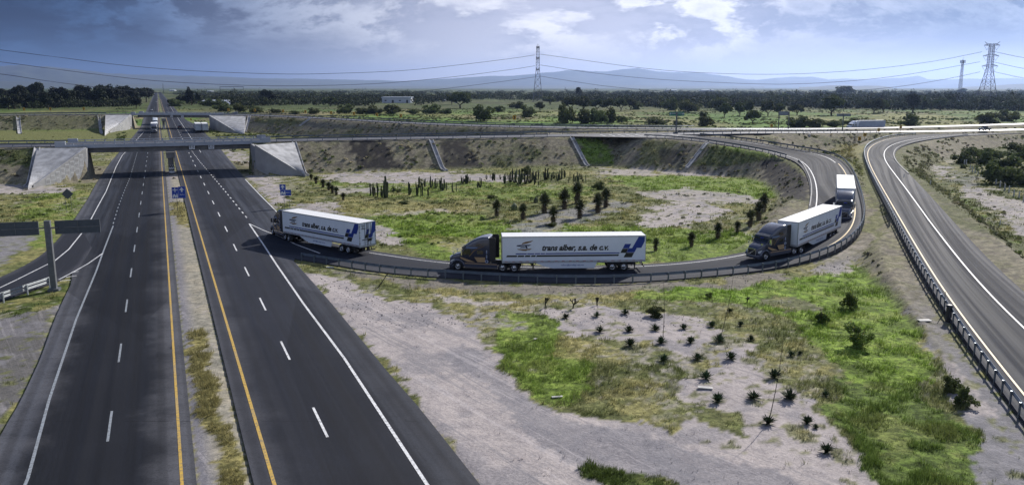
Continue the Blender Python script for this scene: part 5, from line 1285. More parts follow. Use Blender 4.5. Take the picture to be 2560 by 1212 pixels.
for k in range(4): TREE.append((crown_mesh(10 + k, L_MES, 3000, .62, .47, .53, 20, .075, .0, .80), trunk_mesh(.42, .045, .3, k)))           # 0-3 rounded mesquite on visible trunk
for k in range(3): TREE.append((crown_mesh(30 + k, L_BUSH, 2600, .85, .56, .42, 22, .10, .22, .96), trunk_mesh(.4, .04, .4, k + 10)))    # 4-6 bush down to the ground
for k in range(3): TREE.append((crown_mesh(50 + k, L_DARK, 2800, .42, .5, .52, 18, .06, .05), trunk_mesh(.5, .03, .2, k + 20)))     # 7-9 tall dark tree
TREE.append((crown_mesh(70, L_DARK, 1500, .16, .5, .52, 12, .05, .0, .9), trunk_mesh(.8, .02, .05, 31, 3)))                        # 10 cypress
def plant(name, label, cat, group, k, base, h, w=None, rz=None):
    """thing with a trunk and a crown; h height in metres, w width factor"""
    r = empty(name, base, random.uniform(0, 6.28) if rz is None else rz); tag(r, label, cat, group); c, t = TREE[k]
    link('crown', c, r); link('trunk', t, r); ww = h if w is None else w; ww *= 1.12; r.scale = (ww, ww, h * 1.1); return r
def vdist(v, z=0.): return F_PX * (H - z) / (CT * (v - VH))
def gpt(u, v):
    zc = vdist(v); p = at(u, zc, 0); return Vector((p.x, p.y, tz(p.x, p.y))), F_PX / zc
FIELD = [(1208, 303, 56, 38, 4), (1321, 293, 38, 27, 5), (1350, 280, 26, 22, 0), (1418, 309, 46, 44, 5), (1456, 309, 45, 32, 6), (1495, 309, 46, 34, 4), (1523, 307, 36, 33, 5), (1554, 307, 30, 15, 6), (1640, 312, 60, 18, 4), (1697, 313, 35, 11, 5),
 (1765, 316, 42, 22, 6), (1758, 296, 22, 17, 4), (1811, 295, 36, 33, 0), (1849, 291, 34, 31, 1), (1868, 290, 32, 34, 2), (1882, 311, 42, 31, 3), (1919, 291, 42, 34, 0), (1947, 290, 34, 29, 1), (1992, 288, 40, 25, 2), (1720, 281, 58, 30, 4), (1675, 276, 40, 30, 5),
 (1800, 276, 52, 28, 6), (1891, 264, 32, 17, 0), (1950, 256, 42, 20, 4), (1425, 276, 42, 29, 0), (1459, 279, 46, 33, 1), (1492, 278, 36, 28, 2), (1523, 279, 40, 29, 3), (1552, 278, 38, 28, 0), (1577, 276, 30, 27, 1), (1592, 274, 26, 21, 5),
 (2078, 289, 58, 46, 1), (2184, 284, 48, 35, 2), (2207, 283, 34, 28, 0), (2280, 282, 40, 44, 9), (2350, 277, 38, 27, 3), (2271, 318, 48, 30, 6), (2140, 317, 62, 21, 4), (2175, 316, 42, 20, 5), (2033, 319, 52, 20, 6), (2085, 319, 46, 17, 4), (1988, 319, 56, 27, 5),
 (2112, 240, 54, 22, 0), (2156, 244, 24, 15, 5), (2403, 232, 24, 10, 4), (2476, 314, 62, 29, 6), (2526, 303, 52, 26, 5), (825, 266, 46, 20, 0), (787, 285, 32, 14, 5), (863, 285, 42, 23, 4), (933, 285, 52, 19, 5), (981, 285, 42, 21, 6), (1078, 285, 46, 23, 4),
 (1113, 285, 36, 13, 5), (1151, 271, 62, 35, 0), (1251, 280, 30, 13, 6), (1130, 262, 30, 22, 1), (1290, 272, 40, 16, 5), (690, 283, 30, 10, 4), (735, 286, 30, 8, 6), (640, 283, 34, 18, 5), (600, 281, 40, 22, 4), (560, 279, 44, 22, 5), (905, 285, 34, 14, 6), (1035, 286, 36, 12, 4), (2230, 262, 40, 16, 0), (2060, 262, 44, 18, 4), (2440, 268, 46, 16, 5), (2010, 268, 30, 20, 1), (1640, 262, 60, 20, 4), (1375, 262, 44, 18, 1), (1830, 256, 36, 14, 5)]
WORDS = {0: 'rounded dark tree', 1: 'broad leafy tree', 2: 'spreading tree with visible trunk', 3: 'loose crowned tree', 4: 'wide green bush', 5: 'low bushy tree', 6: 'dense round bush', 9: 'tall dense tree'}
FS = sorted(FIELD)
for i, (u, v, w_, h_, k) in enumerate(FS):
    b, s = gpt(u, v); sz = 'large ' if h_ > 32 else ('small ' if h_ < 16 else '')
    where = 'left of white warehouse' if u < 955 else ('by center pylon' if u < 1344 else ('before green sign' if u < 1690 else ('before white truck' if u < 2165 else 'right of white truck')))
    fx = {0: 1.25, 1: 1.25, 2: 1.25, 3: 1.25, 4: 1.75, 5: 1.75, 6: 1.75, 9: .88}[k]
    plant('tree', f'{sz}{WORDS[k]}, {ordw(i + 1)} from left in field, {where}', 'tree' if 'tree' in WORDS[k] else 'bush', 'trees in the green fields', k, b, h_ / s * 1.04, w_ / s / fx)
# dark grove on the left of the highway
LD = [(12, 262, 50), (38, 270, 44), (48, 263, 62), (80, 268, 45), (92, 258, 66), (112, 268, 50), (135, 268, 48), (150, 262, 58), (172, 270, 58), (195, 268, 52), (205, 262, 64), (228, 268, 50), (250, 268, 58), (262, 262, 66), (282, 266, 60), (300, 264, 55), (312, 260, 60), (335, 262, 54), (352, 258, 50), (365, 254, 44), (340, 270, 36), (372, 247, 34), (22, 272, 40), (64, 272, 52), (120, 272, 46), (-20, 266, 52), (-60, 268, 50)]
for i, (u, v, h_) in enumerate(sorted(LD)):
    zc = vdist(v); p = at(u, zc * (.96 if h_ < 50 else 1.05), 0); px = F_PX / zc; hh = h_ / px * 1.05
    plant('tree', f'tall almost black tree in grove left of highway, {ordw(i + 1)} from the left', 'tree', 'dark trees in the left grove', 7 + i % 3, Vector((p.x, p.y, 0)), hh * .74, hh * (.85 if h_ > 45 else 1.05))
for i, (u, v, h_, k) in enumerate(((477, 264, 42, 10), (497, 264, 30, 10), (452, 262, 22, 7), (463, 264, 24, 8), (520, 266, 18, 5), (545, 266, 16, 6), (664, 258, 34, 7), (682, 262, 26, 8), (700, 262, 22, 7), (440, 266, 18, 5), (425, 262, 14, 8))):
    zc = vdist(v); p = at(u, zc, 0); px = F_PX / zc; hh = h_ / px
    plant('tree', ('tall pointed dark conifer' if k == 10 else 'dark bushy tree') + f' right of highway near sheds, number {ordw(i + 1)} of that row', 'tree', 'dark trees by the sheds', k, Vector((p.x, p.y, 0)), hh, hh * (1.2 if k != 10 else 1.4))
plant('tree', 'small dark ragged eucalyptus poking above the woods right of pylon', 'tree', None, 8, at(1447, 1500, 0), 21, 17)
# bushes on the right hand verge
RB = [(2407, 409, 46, 30, 5), (2443, 395, 60, 25, 4), (2470, 411, 56, 30, 6), (2522, 388, 44, 12, 5), (2521, 420, 70, 32, 4), (2560, 400, 50, 30, 6), (2500, 459, 88, 50, 4), (2552, 461, 62, 46, 5), (2530, 466, 28, 12, 6), (2434, 408, 24, 11, 6), (2590, 440, 70, 50, 5), (2545, 384, 60, 26, 4), (2480, 400, 50, 26, 5), (2410, 420, 20, 9, 5)]
for i, (u, v, w_, h_, k) in enumerate(sorted(RB)):
    b, s = gpt(u, v); plant('bush', f'{"big" if h_ > 28 else "small"} dark bush by pale fence posts at right, {ordw(i + 1)} from the left', 'bush', 'bushes at the right edge', k, b, h_ / s, w_ / s / 1.75)
for u, v, w_, h_, k, lb in ((2382, 975, 48, 40, 5, 'rounded dark green bush beside bare strip at lower right'), (2412, 1015, 54, 48, 6, 'larger dark bush just below the rounded one at lower right'), (1495, 474, 34, 19, 6, 'round dark shrub in loop right of tallest yucca'), (1315, 436, 22, 22, 5, 'green shrub rising among the back row cacti'), (983, 478, 14, 9, 6, 'small dark shrub beside stumpy cactus'), (996, 480, 18, 7, 5, 'low reddish dark scrub clump beside stumpy cactus'),
                          (1640, 790, 44, 26, 6, 'grey green shrub on top edge of pale dirt patch'), (1772, 742, 18, 14, 5, 'small dark shrub in bright green strip'), (1380, 565, 30, 10, 4, 'low grey shrub left below yuccas'), (1010, 508, 30, 8, 6, 'low shrub below cacti left side'), (1230, 495, 26, 8, 5, 'low shrub left of yucca group'), (1400, 590, 34, 11, 6, 'low dark shrub above trailer roof'), (2120, 495, 10, 6, 5, 'tiny shrub on bank')):
    if u == 2120: continue
    b, s = gpt(u, v)
    plant('bush', lb, 'bush', None, k, b, h_ / s, w_ / s / 1.75)
# leafy roadside shrubs with yellow flowers
def flower_shrub(label, u, v, w_, h_):
    b, s = gpt(u, v); h = h_ / s; w = w_ / s; r = empty('flowering_shrub', b); tag(r, label, 'shrub', 'flowering shrubs in tall grass')
    P = crown_points(2800, w / 2, w / 2, h / 2, h * .42, 14, int(u), .2, .97); V, Fc = leaves(P, .12, seed=3); link('foliage', npmesh('foliage', V, Fc, L_BROAD), r)
    P = crown_points(46, w / 2, w / 2, h / 2, h * .48, 14, int(u), .2, .97); V, Fc = leaves(P, .11, seed=4); o = link('flowers', npmesh('flowers', V, Fc, mat('yellow_petals', (.75, .6, .03), .6)), r)
    m = MB(); rr = random.Random(int(u))
    for _ in range(7): m.tube((0, 0, -.1), (rr.uniform(-.35, .35) * w, rr.uniform(-.35, .35) * w, h * .85), .025, .01, 4)
    m.build('stems', M_BARK, r)
flower_shrub('leafy dark green shrub in tall grass left of right ramp', 2125, 770, 44, 44); flower_shrub('spreading yellow flowered shrub in middle of bright grass', 2140, 868, 76, 66); flower_shrub('smaller yellow dotted plant up left of the flowered shrub', 2055, 805, 34, 34)

# spiky plants ---------------------------------------------------------------
L_AGV = leafmat('agave_leaf', (.028, .05, .022), (.085, .12, .05), 3, .5, 0); L_YUC = leafmat('yucca_leaf', (.05, .062, .028), (.16, .175, .085), 2, .5, 0); L_YDEAD = leafmat('yucca_dead_leaf', (.085, .068, .042), (.16, .13, .08), 2, .9, 0)
L_CAC = leafmat('cactus_skin', (.026, .036, .018), (.060, .072, .038), 2, .75, 0); L_CHO = leafmat('cholla_skin', (.018, .020, .012), (.045, .045, .03), 3, .8, 0)
def blades(n, c0, L, w, el0, el1, seed, curve=.0, down=0.):
    r = random.Random(seed); m = MB()
    for i in range(n):
        a = r.uniform(0, 2 * math.pi); e = math.radians(r.uniform(el0, el1)); d = Vector((math.cos(a) * math.cos(e), math.sin(a) * math.cos(e), math.sin(e))); l = Vector((-math.sin(a), math.cos(a), 0)); ll = L * r.uniform(.75, 1.1)
        p = Vector(c0[0]).lerp(Vector(c0[1]), r.random()); q = p + d * ll * .5 + Vector((0, 0, curve * .3 * ll)); t = p + d * ll + Vector((0, 0, -down * ll)); nn = d.cross(l) * w * .25
        m.add([p + l * w * .45, p - l * w * .45, q - l * w * .5, q + l * w * .5, t, q - nn], [(0, 1, 5), (1, 2, 5), (2, 4, 5), (4, 3, 5), (3, 0, 5)])
    return m
AGV = [blades(84, ((0, 0, .02), (0, 0, .2)), .70, .10, 4, 84, k).mesh('leaves', L_AGV) for k in range(4)]
AGL = [(1493, 794, 24), (1500, 829, 30), (1572, 827, 30), (1638, 825, 32), (1574, 864, 38), (1653, 860, 34), (1726, 860, 32), (1798, 856, 38), (1708, 822, 28), (1780, 816, 28), (1851, 814, 24), (1824, 779, 20), (1563, 787, 26), (1660, 901, 34), (1743, 897, 33), (1826, 897, 37), (1765, 947, 40), (1877, 851, 26),
       (1794, 998, 42), (1884, 996, 40), (1973, 997, 47), (1936, 943, 42), (1978, 890, 24), (1921, 1057, 43), (1414, 798, 24), (2018, 1054, 38), (2039, 1066, 22), (2067, 1128, 46), (2064, 987, 26), (2000, 886, 18)]
for i, (u, v, w_) in enumerate(sorted(AGL, key=lambda q: (q[0]))):
    b, s = gpt(u, v); r = empty('agave', b, random.uniform(0, 6)); sc = w_ / s / 1.2; r.scale = (sc * 1.1, sc * 1.1, sc * .85)
    pos = 'on pale upper patch' if v < 880 else ('at grassy edge' if v < 960 else 'on pale lower patch')
    tag(r, f'{"large" if w_ > 37 else "small" if w_ < 27 else "dark"} spiky agave {pos}, {ordw(i + 1)} from left among foreground agaves', 'agave', 'agaves in the foreground')
    link('leaf_rosette', AGV[i % 4], r)
    m = cached('agc', lambda: MB().tube((0, 0, -.1), (0, 0, .3), .1, .04, 6).mesh('core', L_AGV)); link('core', m, r)
M_STALK = mat('dry_flower_stalk', (.045, .035, .028), .9)
for b0, t0, bv, lb in (((1656, 850), (1659, 704), 858, 'leftmost tall thin dry flower stalk rising straight up'), ((1799, 846), (1833, 692), 854, 'middle tall thin stalk leaning right toward guard rail'), ((1922, 1040), (1959, 838), 1052, 'nearest tall thin leaning stalk casting long shadow on dirt')):
    b, s = gpt(b0[0], bv); zc = vdist(bv); t = atv(t0[0], t0[1], zc + .3); g = MB(); n = 6; P = [Vector((0, 0, 0)).lerp(t - b, k / n) + Vector((.10 * math.sin(k / n * math.pi), 0, 0)) for k in range(n + 1)]
    for k in range(n): g.tube(P[k], P[k + 1], .030 - .0035 * k, .030 - .0035 * (k + 1), 5)
    for k in range(3): q = P[2 + k]; g.tube(q, q + Vector((.1, 0, .12)), .012, .008, 4)
    tag(g.build('flower_stalk', M_STALK, loc=b), lb, 'stalk', 'tall agave flower stalks')
b, s = gpt(943, 718); t = atv(971, 681, vdist(718)); tag(MB().tube((0, 0, -.1), t - b, .06, .04, 6).build('leaning_stick', M_STALK, loc=b), 'dark stick leaning toward guard rail in grass below the ramp', 'stick')
def yucca_proto(seed, heads=1):
    out = []; m = MB(); m.tube((0, 0, -.1), (0, 0, .16), .13, .115, 9); m.tube((0, 0, .16), (.01, 0, .5), .115, .07, 9)
    out.append(('trunk', m.mesh('trunk', L_YDEAD)))
    out.append(('dead_leaf_skirt', blades(110, ((0, 0, .22), (0, 0, .55)), .30, .045, -60, -15, seed + 9).mesh('dead_leaf_skirt', L_YDEAD)))
    out.append(('leaf_head', blades(260, ((0, 0, .52), (0, 0, .78)), .40, .055, -30, 80, seed).mesh('leaf_head', L_YUC))); return out
YUC = [yucca_proto(k) for k in range(4)]
def yucca(label, u, v, h_, k, w=1., group='yucca trees inside the loop'):
    b, s = gpt(u, v); h = h_ / s; r = empty('yucca', b, random.uniform(0, 6)); r.scale = (h * w, h * w, h); tag(r, label, 'yucca', group)
    for nm, me in YUC[k % 4]: link(nm, me, r)
YL = [(1242, 540, 41), (1307, 548, 40), (1361, 533, 50), (1383, 558, 42), (1411, 523, 50), (1443, 508, 52), (1449, 546, 46), (1494, 532, 48), (1514, 519, 47)]
for i, (u, v, h_) in enumerate(YL): yucca(f'{"tallest " if h_ == 52 else ""}yucca tree in rock garden inside loop, {ordw(i + 1)} from the left', u, v, h_, i)
for i, (u, v, h_) in enumerate(((1639, 628, 32), (1728, 618, 36), (1794, 596, 41), (1843, 583, 31), (1875, 567, 41), (1896, 551, 46), (1909, 530, 46))): yucca(f'yucca tree in diagonal row beside truck, {ordw(i + 1)} from the lower left', u, v, h_, i + 1, 1.0, 'diagonal row of yuccas')
for i, (u, v, h_) in enumerate(((778, 449, 14), (790, 458, 18), (808, 468, 20), (822, 475, 20), (831, 482, 20), (841, 486, 20), (858, 500, 18))): yucca(f'short bushy yucca in slanting row right of near bridge, {ordw(i + 1)} from the top', u, v, h_, i, 1.25, 'slanting row of short yuccas')
def barrel(label, u, v, h_, w_):
    b, s = gpt(u, v); h = h_ / s; w = w_ / s / 2; m = MB(); n = 14; N = 7; vs = []
    for i in range(N + 1):
        t = i / N; rr = w * math.sin(math.pi * (.22 + .78 * t) if t > .4 else math.pi * (.35 + .2 * t)) if t < 1 else .01
        for j in range(n): a = 2 * math.pi * j / n; k = 1 + .12 * (j % 2); vs.append((rr * k * math.cos(a), rr * k * math.sin(a), -.1 + t * (h + .1)))
    m.add(vs, [(i * n + j, i * n + (j + 1) % n, (i + 1) * n + (j + 1) % n, (i + 1) * n + j) for i in range(N) for j in range(n)]); tag(m.build('barrel_cactus', L_YUC, loc=b), label, 'cactus', 'rounded barrel cacti')
barrel('squat rounded brown cactus between first two garden yuccas', 1286, 524, 18, 15); barrel('squat rounded cactus left of third garden yucca', 1340, 506, 17, 11)
# columnar cacti
def cactus_mesh(seed, cols, spread):
    r = random.Random(seed); m = MB()
    for c in range(cols):
        a = r.uniform(0, 6.28); d = 0 if c == 0 else spread * r.uniform(.5, 1); h = 1.0 if c == 0 else r.uniform(.45, .9); b = Vector((math.cos(a) * d * .35, math.sin(a) * d * .35, 0)); e = Vector((math.cos(a) * d, math.sin(a) * d, .28)); top = e + Vector((r.uniform(-.03, .03), r.uniform(-.03, .03), h - .28)); R = .055
        path = [b - Vector((0, 0, .05)), b.lerp(e, .5) + Vector((0, 0, -.03)), e, e.lerp(top, .5), top, top + Vector((0, 0, .035))]; rad = [R * .8, R * .9, R, R, R * .9, R * .2]; n = 10; vs = []
        for p, q in zip(path, rad):
            for j in range(n): t = 2 * math.pi * j / n; k = 1 + .16 * (j % 2); vs.append((p.x + q * k * math.cos(t), p.y + q * k * math.sin(t), p.z))
        m.add(vs, [(i * n + j, i * n + (j + 1) % n, (i + 1) * n + (j + 1) % n, (i + 1) * n + j) for i in range(5) for j in range(n)])
    return m.mesh('columnar_cactus', L_CAC)
CACM = [cactus_mesh(k, c, s) for k, (c, s) in enumerate(((1, 0), (1, 0), (3, .2), (4, .26), (5, .3), (6, .34), (2, .15)))]
CX = [(225, 745, 30, 0), (240, 742, 14, 1), (295, 765, 30, 2), (330, 750, 18, 0), (375, 770, 34, 6), (430, 770, 13, 0), (455, 790, 28, 1), (485, 790, 20, 6), (530, 792, 42, 6), (567, 800, 54, 2), (592, 790, 18, 0), (710, 690, 20, 0), (1042, 745, 32, 3), (1207, 765, 31, 4), (1268, 595, 27, 3), (1300, 765, 22, 0), (1332, 765, 32, 0), (1395, 580, 20, 3), (1460, 785, 24, 6), (1510, 600, 28, 4), (1612, 622, 25, 4), (1735, 660, 32, 5), (1845, 660, 20, 6), (1975, 682, 22, 6), (2056, 685, 21, 0), (2162, 500, 17, 6), (2212, 500, 16, 6), (2290, 510, 24, 4), (2350, 500, 14, 0), (2520, 590, 16, 3)]
CL = [(900 + x / 8.533, 400 + y / 8.533, h, k) for x, y, h, k in CX]
CY = [(255, 345, 24, 3), (335, 248, 12, 2), (382, 242, 13, 6), (418, 262, 19, 3), (440, 262, 21, 4), (508, 247, 12, 3), (565, 292, 24, 2), (578, 250, 18, 0), (600, 240, 15, 1), (625, 275, 18, 3), (640, 285, 26, 4), (665, 232, 24, 2), (690, 292, 25, 4), (716, 230, 22, 6), (750, 300, 36, 5), (772, 240, 18, 0), (805, 250, 16, 3), (822, 305, 27, 4), (858, 265, 20, 0), (884, 292, 36, 2), (920, 262, 24, 6), (938, 312, 22, 4), (962, 262, 22, 3), (988, 258, 24, 6), (1020, 265, 12, 0), (990, 325, 12, 2), (1060, 240, 12, 6), (1078, 265, 30, 4), (1100, 260, 20, 2), (1124, 242, 17, 0), (1156, 270, 18, 6), (1180, 235, 17, 3), (1200, 230, 14, 0), (1236, 275, 22, 4), (1258, 260, 24, 2), (1282, 250, 28, 6), (1312, 222, 20, 3), (1330, 215, 14, 0), (1372, 298, 16, 0), (1388, 250, 20, 6), (1440, 275, 20, 3), (1462, 262, 14, 6), (1482, 270, 24, 4), (1528, 242, 16, 2), (1548, 262, 12, 3), (1588, 275, 18, 6), (30, 300, 16, 4), (82, 300, 22, 3), (128, 300, 14, 6), (390, 355, 10, 0)]
CL += [(1150 + x / 5.05, 400 + y / 5.05, h, k) for x, y, h, k in CY]
CL.sort(key=lambda q: q[0])
for i, (u, v, h_, k) in enumerate(CL):
    b, s = gpt(u, v); h = h_ / s; o = link('columnar_cactus', CACM[k], None, b, random.uniform(0, 6)); w = max(h * .9, 1.0); o.scale = (w, w, h)
    sz = 'tallest' if h_ == 54 else ('tall' if h_ > 25 else 'short'); fm = 'single stemmed' if k in (0, 1) else ('twin stemmed' if k == 6 else 'clumped')
    tag(o, f'{sz} {fm} dark column cactus inside loop, {ordw(i + 1)} from left of cactus stand', 'cactus', 'columnar cacti inside the loop')
def cholla(label, u, v, h_, seed):
    b, s = gpt(u, v); h = h_ / s; r = random.Random(seed); m = MB()
    def br(p, d, L, rad, lv):
        q = p + d * L; m.tube(p, q, rad, rad * .85, 6)
        if lv:
            for _ in range(3 if lv > 1 else 2):
                e = (d + Vector((r.uniform(-1, 1), r.uniform(-.6, .6), r.uniform(.0, .7)))).normalized(); br(q, e, L * r.uniform(.6, .8), rad * .85, lv - 1)
    br(Vector((0, 0, -.05)), Vector((r.uniform(-.2, .2), 0, 1)).normalized(), h * .36, .065, 3); tag(m.build('branching_cactus', L_CHO, loc=b), label, 'cactus', 'branching cacti along the dirt patch')
cholla('branching dark cactus leftmost at top edge of pale dirt patch', 1365, 769, 32, 1); cholla('curled branching cactus second along top edge of dirt patch', 1432, 772, 28, 2); cholla('low branching cactus third along top edge of dirt patch', 1493, 766, 26, 3); cholla('small branching dark plant in bright green strip', 1868, 753, 16, 5)

# ------------------------------------------------------------------ ground cover
def cover_material(name, trans=.3):
    m = bpy.data.materials.new(name); m.use_nodes = True; t = NT(m.node_tree); b = t.n['Principled BSDF']
    c = t.add('ShaderNodeAttribute', attribute_name='gcol').outputs['Color']; t.l.new(c, b.inputs['Base Color']); b.inputs['Roughness'].default_value = .8; b.inputs['Specular IOR Level'].default_value = .15
    tr = t.add('ShaderNodeBsdfTranslucent', i_Color=c); mx = t.add('ShaderNodeMixShader', i_0=trans); t.l.new(b.outputs[0], mx.inputs[1]); t.l.new(tr.outputs[0], mx.inputs[2]); t.l.new(mx.outputs[0], t.n['Material Output'].inputs[0]); return m
def scatter(n, y0, y1, seed, du=(-160, 2720)):
    """random ground points in front of the viewer, evenly spread over what is seen"""
    r = np.random.RandomState(seed); iy = r.uniform(1 / y1 ** 1.3, 1 / y0 ** 1.3, n) ** (-1 / 1.3); u = r.uniform(du[0], du[1], n)
    zc = iy * CT + H * ST; x = (u - 1280) / F_PX * zc; return x.astype(np.float32), iy.astype(np.float32)
def tufts(name, n, y0, y1, seed, blades_n, hmin, hmax, wid, mt):
    x, y = scatter(n, y0, y1, seed); h, best, pav = terr(x, y, True); col, g = classify(x, y, h, best); r = np.random.RandomState(seed + 1)
    cl = fbm(x, y, .5, 3, .6, 91.); keep = (r.rand(n) < np.clip((g - .28) * 1.6, 0.02 * (pav > 2.5), 1) * np.clip((cl - .33) * 5, .12, 1)) & (pav > .5)
    x, y, h, col, g, cl, best = x[keep], y[keep], h[keep], col[keep], g[keep], cl[keep], best[keep]; n = len(x)
    sc = np.clip(y / 60, .8, 2.5); ht = (hmin + (hmax - hmin) * np.clip((cl - .35) * 3, 0, 1) * r.uniform(.4, 1.2, n)) * (.5 + g * .7) * np.where(best > .5, .7, 1)
    col = col * r.uniform(.85, 1.7, n)[:, None]; Vs = []; Cs = []
    for k in range(blades_n):
        a = r.uniform(0, 6.283, n); d = r.uniform(0, .22, n) * sc; bx = x + np.cos(a) * d; by = y + np.sin(a) * d; lean = r.uniform(.2, .9, n) * ht; la = r.uniform(0, 6.283, n); w = wid * sc * r.uniform(.6, 1.4, n)
        hk = ht * r.uniform(.6, 1.2, n); px_, py_ = -np.sin(la) * w, np.cos(la) * w
        V = np.stack([np.stack([bx + px_, by + py_, h - .03], 1), np.stack([bx - px_, by - py_, h - .03], 1), np.stack([bx + np.cos(la) * lean, by + np.sin(la) * lean, h + hk], 1)], 1)
        Vs.append(V.reshape(-1, 3)); Cs.append(np.repeat(col * r.uniform(.85, 1.2, n)[:, None], 3, 0))
    V = np.concatenate(Vs); Cc = np.concatenate(Cs); Fc = np.arange(len(V)).reshape(-1, 3); me = npmesh(name, V, Fc, mt); a = me.color_attributes.new('gcol', 'FLOAT_COLOR', 'POINT')
    a.data.foreach_set('color', np.concatenate([np.clip(Cc, 0, 1), np.ones((len(Cc), 1))], 1).astype(np.float32).ravel()); o = link(name, me); tag(o, kind='stuff'); return o
M_TUFT = cover_material('grass_blades')
o = tufts('grass', 120000, 33, 110, 3, 5, .10, .42, .022, M_TUFT); tag(o, 'short green and straw coloured grass on the near verges', 'grass')
o = tufts('distant_grass', 70000, 108, 330, 4, 4, .12, .42, .04, M_TUFT); tag(o, 'grass inside the loop and on the embankments', 'grass')
def scrub(name, n, y0, y1, seed, lim):
    x, y = scatter(n, y0, y1, seed, (-50, 2650)); h, best, pav = terr(x, y, True); col, g = classify(x, y, h, best); r = np.random.RandomState(seed)
    f = fbm(x, y, .09, 3, .6, 61.); k = (pav > 1.2) & (r.rand(n) < np.where((best > .6) & (g > .42), .8, np.clip((f - .50) * 6, 0, 1) * np.clip(g + .1, .1, 1) * np.where(y < 105, .15, 1.))); x, y, h, col = x[k], y[k], h[k], col[k]; n = len(x); m = 46
    s = r.uniform(.15, .5, n) * np.clip(y / 130, .6, 1.9); q = r.normal(size=(n, m, 3)); q /= np.linalg.norm(q, axis=2)[:, :, None]; q[:, :, 2] = np.abs(q[:, :, 2]) * .75; P = np.stack([x, y, h], 1)[:, None, :] + q * (s[:, None] * r.uniform(.5, 1, (n, m)))[:, :, None]
    P = P.reshape(-1, 3); V, Fc = leaves(P, .17, 1.3, seed=seed); c = np.array([.12, .145, .055])[None, :] * r.uniform(.6, 1.4, n)[:, None] * .5 + col * .5; Cc = np.repeat(np.repeat(c, m, 0) * r.uniform(.7, 1.3, n * m)[:, None], 4, 0)
    me = npmesh(name, V, Fc, M_TUFT); a = me.color_attributes.new('gcol', 'FLOAT_COLOR', 'POINT'); a.data.foreach_set('color', np.concatenate([np.clip(Cc, 0, 1), np.ones((len(Cc), 1))], 1).astype(np.float32).ravel()); o = link(name, me); tag(o, 'low weedy scrub scattered over verges and embankment slopes', 'scrub', kind='stuff')
scrub('scrub', 9000, 45, 620, 8, 0)
def field_scrub(n, seed):
    r = np.random.RandomState(seed); y = (r.uniform(1 / 820, 1 / 255, n) ** -1).astype(np.float32); u = r.uniform(300, 2700, n); x = ((u - 1280) / F_PX * y).astype(np.float32); h, best, pav = terr(x, y, True)
    f = fbm(x * .35, y, .03, 4, .6, 201.); f2 = fbm(x, y, .12, 3, .6, 211.); k = (best < .2) & (pav > 3) & (r.rand(n) < np.clip((f - .44) * 5, .05, 1) * np.clip((f2 - .38) * 5, .08, 1)); x, y, h, f = x[k], y[k], h[k], f[k]; n = len(x); m = 24
    s = r.uniform(.3, 1.1, n) * np.where(r.rand(n) < .06, 2.0, 1.); q = r.normal(size=(n, m, 3)); q /= np.linalg.norm(q, axis=2)[:, :, None]; q[:, :, 2] = np.abs(q[:, :, 2]) * .65; P = (np.stack([x, y, h], 1)[:, None, :] + q * (s[:, None] * r.uniform(.5, 1, (n, m)))[:, :, None]).reshape(-1, 3)
    V, Fc = leaves(P, .5, 1.2, seed=seed); c = np.where(r.rand(n)[:, None] < .6, np.array([.07, .10, .03]), np.array([.16, .17, .07])) * r.uniform(.6, 1.4, n)[:, None]
    Cc = np.repeat(np.repeat(c, m, 0) * r.uniform(.7, 1.3, n * m)[:, None], 4, 0); me = npmesh('field_scrub', V, Fc, M_TUFT); a = me.color_attributes.new('gcol', 'FLOAT_COLOR', 'POINT'); a.data.foreach_set('color', np.concatenate([np.clip(Cc, 0, 1), np.ones((len(Cc), 1))], 1).astype(np.float32).ravel()); o = link('field_scrub', me); tag(o, 'low weeds and scrub dotting the green fields beyond the crossroad', 'scrub', kind='stuff')
field_scrub(60000, 31)
def slope_scrub(n, seed):
    r = np.random.RandomState(seed); x = r.uniform(-260, 200, n).astype(np.float32); y = r.uniform(90, 420, n).astype(np.float32); h, best, pav = terr(x, y, True); k = (best > .35) & (pav > 1.0); x, y, h, best = x[k], y[k], h[k], best[k]
    col, g = classify(x, y, h, best); n = len(x); f = fbm(x, y, .12, 3, .6, 161.); k = r.rand(n) < np.where(g > .6, .9, np.where(g < .2, .22, np.clip((f - .40) * 3.5, .10, .9))); x, y, h, col, g = x[k], y[k], h[k], col[k], g[k]; n = len(x); m = 26
    s = r.uniform(.2, .7, n) * np.where(g > .6, 1.5, 1.); q = r.normal(size=(n, m, 3)); q /= np.linalg.norm(q, axis=2)[:, :, None]; q[:, :, 2] = np.abs(q[:, :, 2]) * .8; P = (np.stack([x, y, h], 1)[:, None, :] + q * (s[:, None] * r.uniform(.5, 1, (n, m)))[:, :, None]).reshape(-1, 3)
    V, Fc = leaves(P, .30, 1.3, seed=seed); pick = r.rand(n)[:, None]; c = np.where(pick < .35, np.array([.10, .13, .04]), np.where(pick < .7, np.array([.28, .25, .16]), np.array([.16, .15, .11]))); c = np.where((g > .6)[:, None], col * 1.15, c) * r.uniform(.6, 1.5, n)[:, None]
    Cc = np.repeat(np.repeat(c, m, 0) * r.uniform(.7, 1.3, n * m)[:, None], 4, 0); me = npmesh('slope_scrub', V, Fc, M_TUFT); a = me.color_attributes.new('gcol', 'FLOAT_COLOR', 'POINT'); a.data.foreach_set('color', np.concatenate([np.clip(Cc, 0, 1), np.ones((len(Cc), 1))], 1).astype(np.float32).ravel()); o = link('slope_scrub', me); tag(o, 'dry scrub and tufts covering the embankment slopes', 'scrub', kind='stuff'); print('slope scrub', n)
slope_scrub(40000, 21)
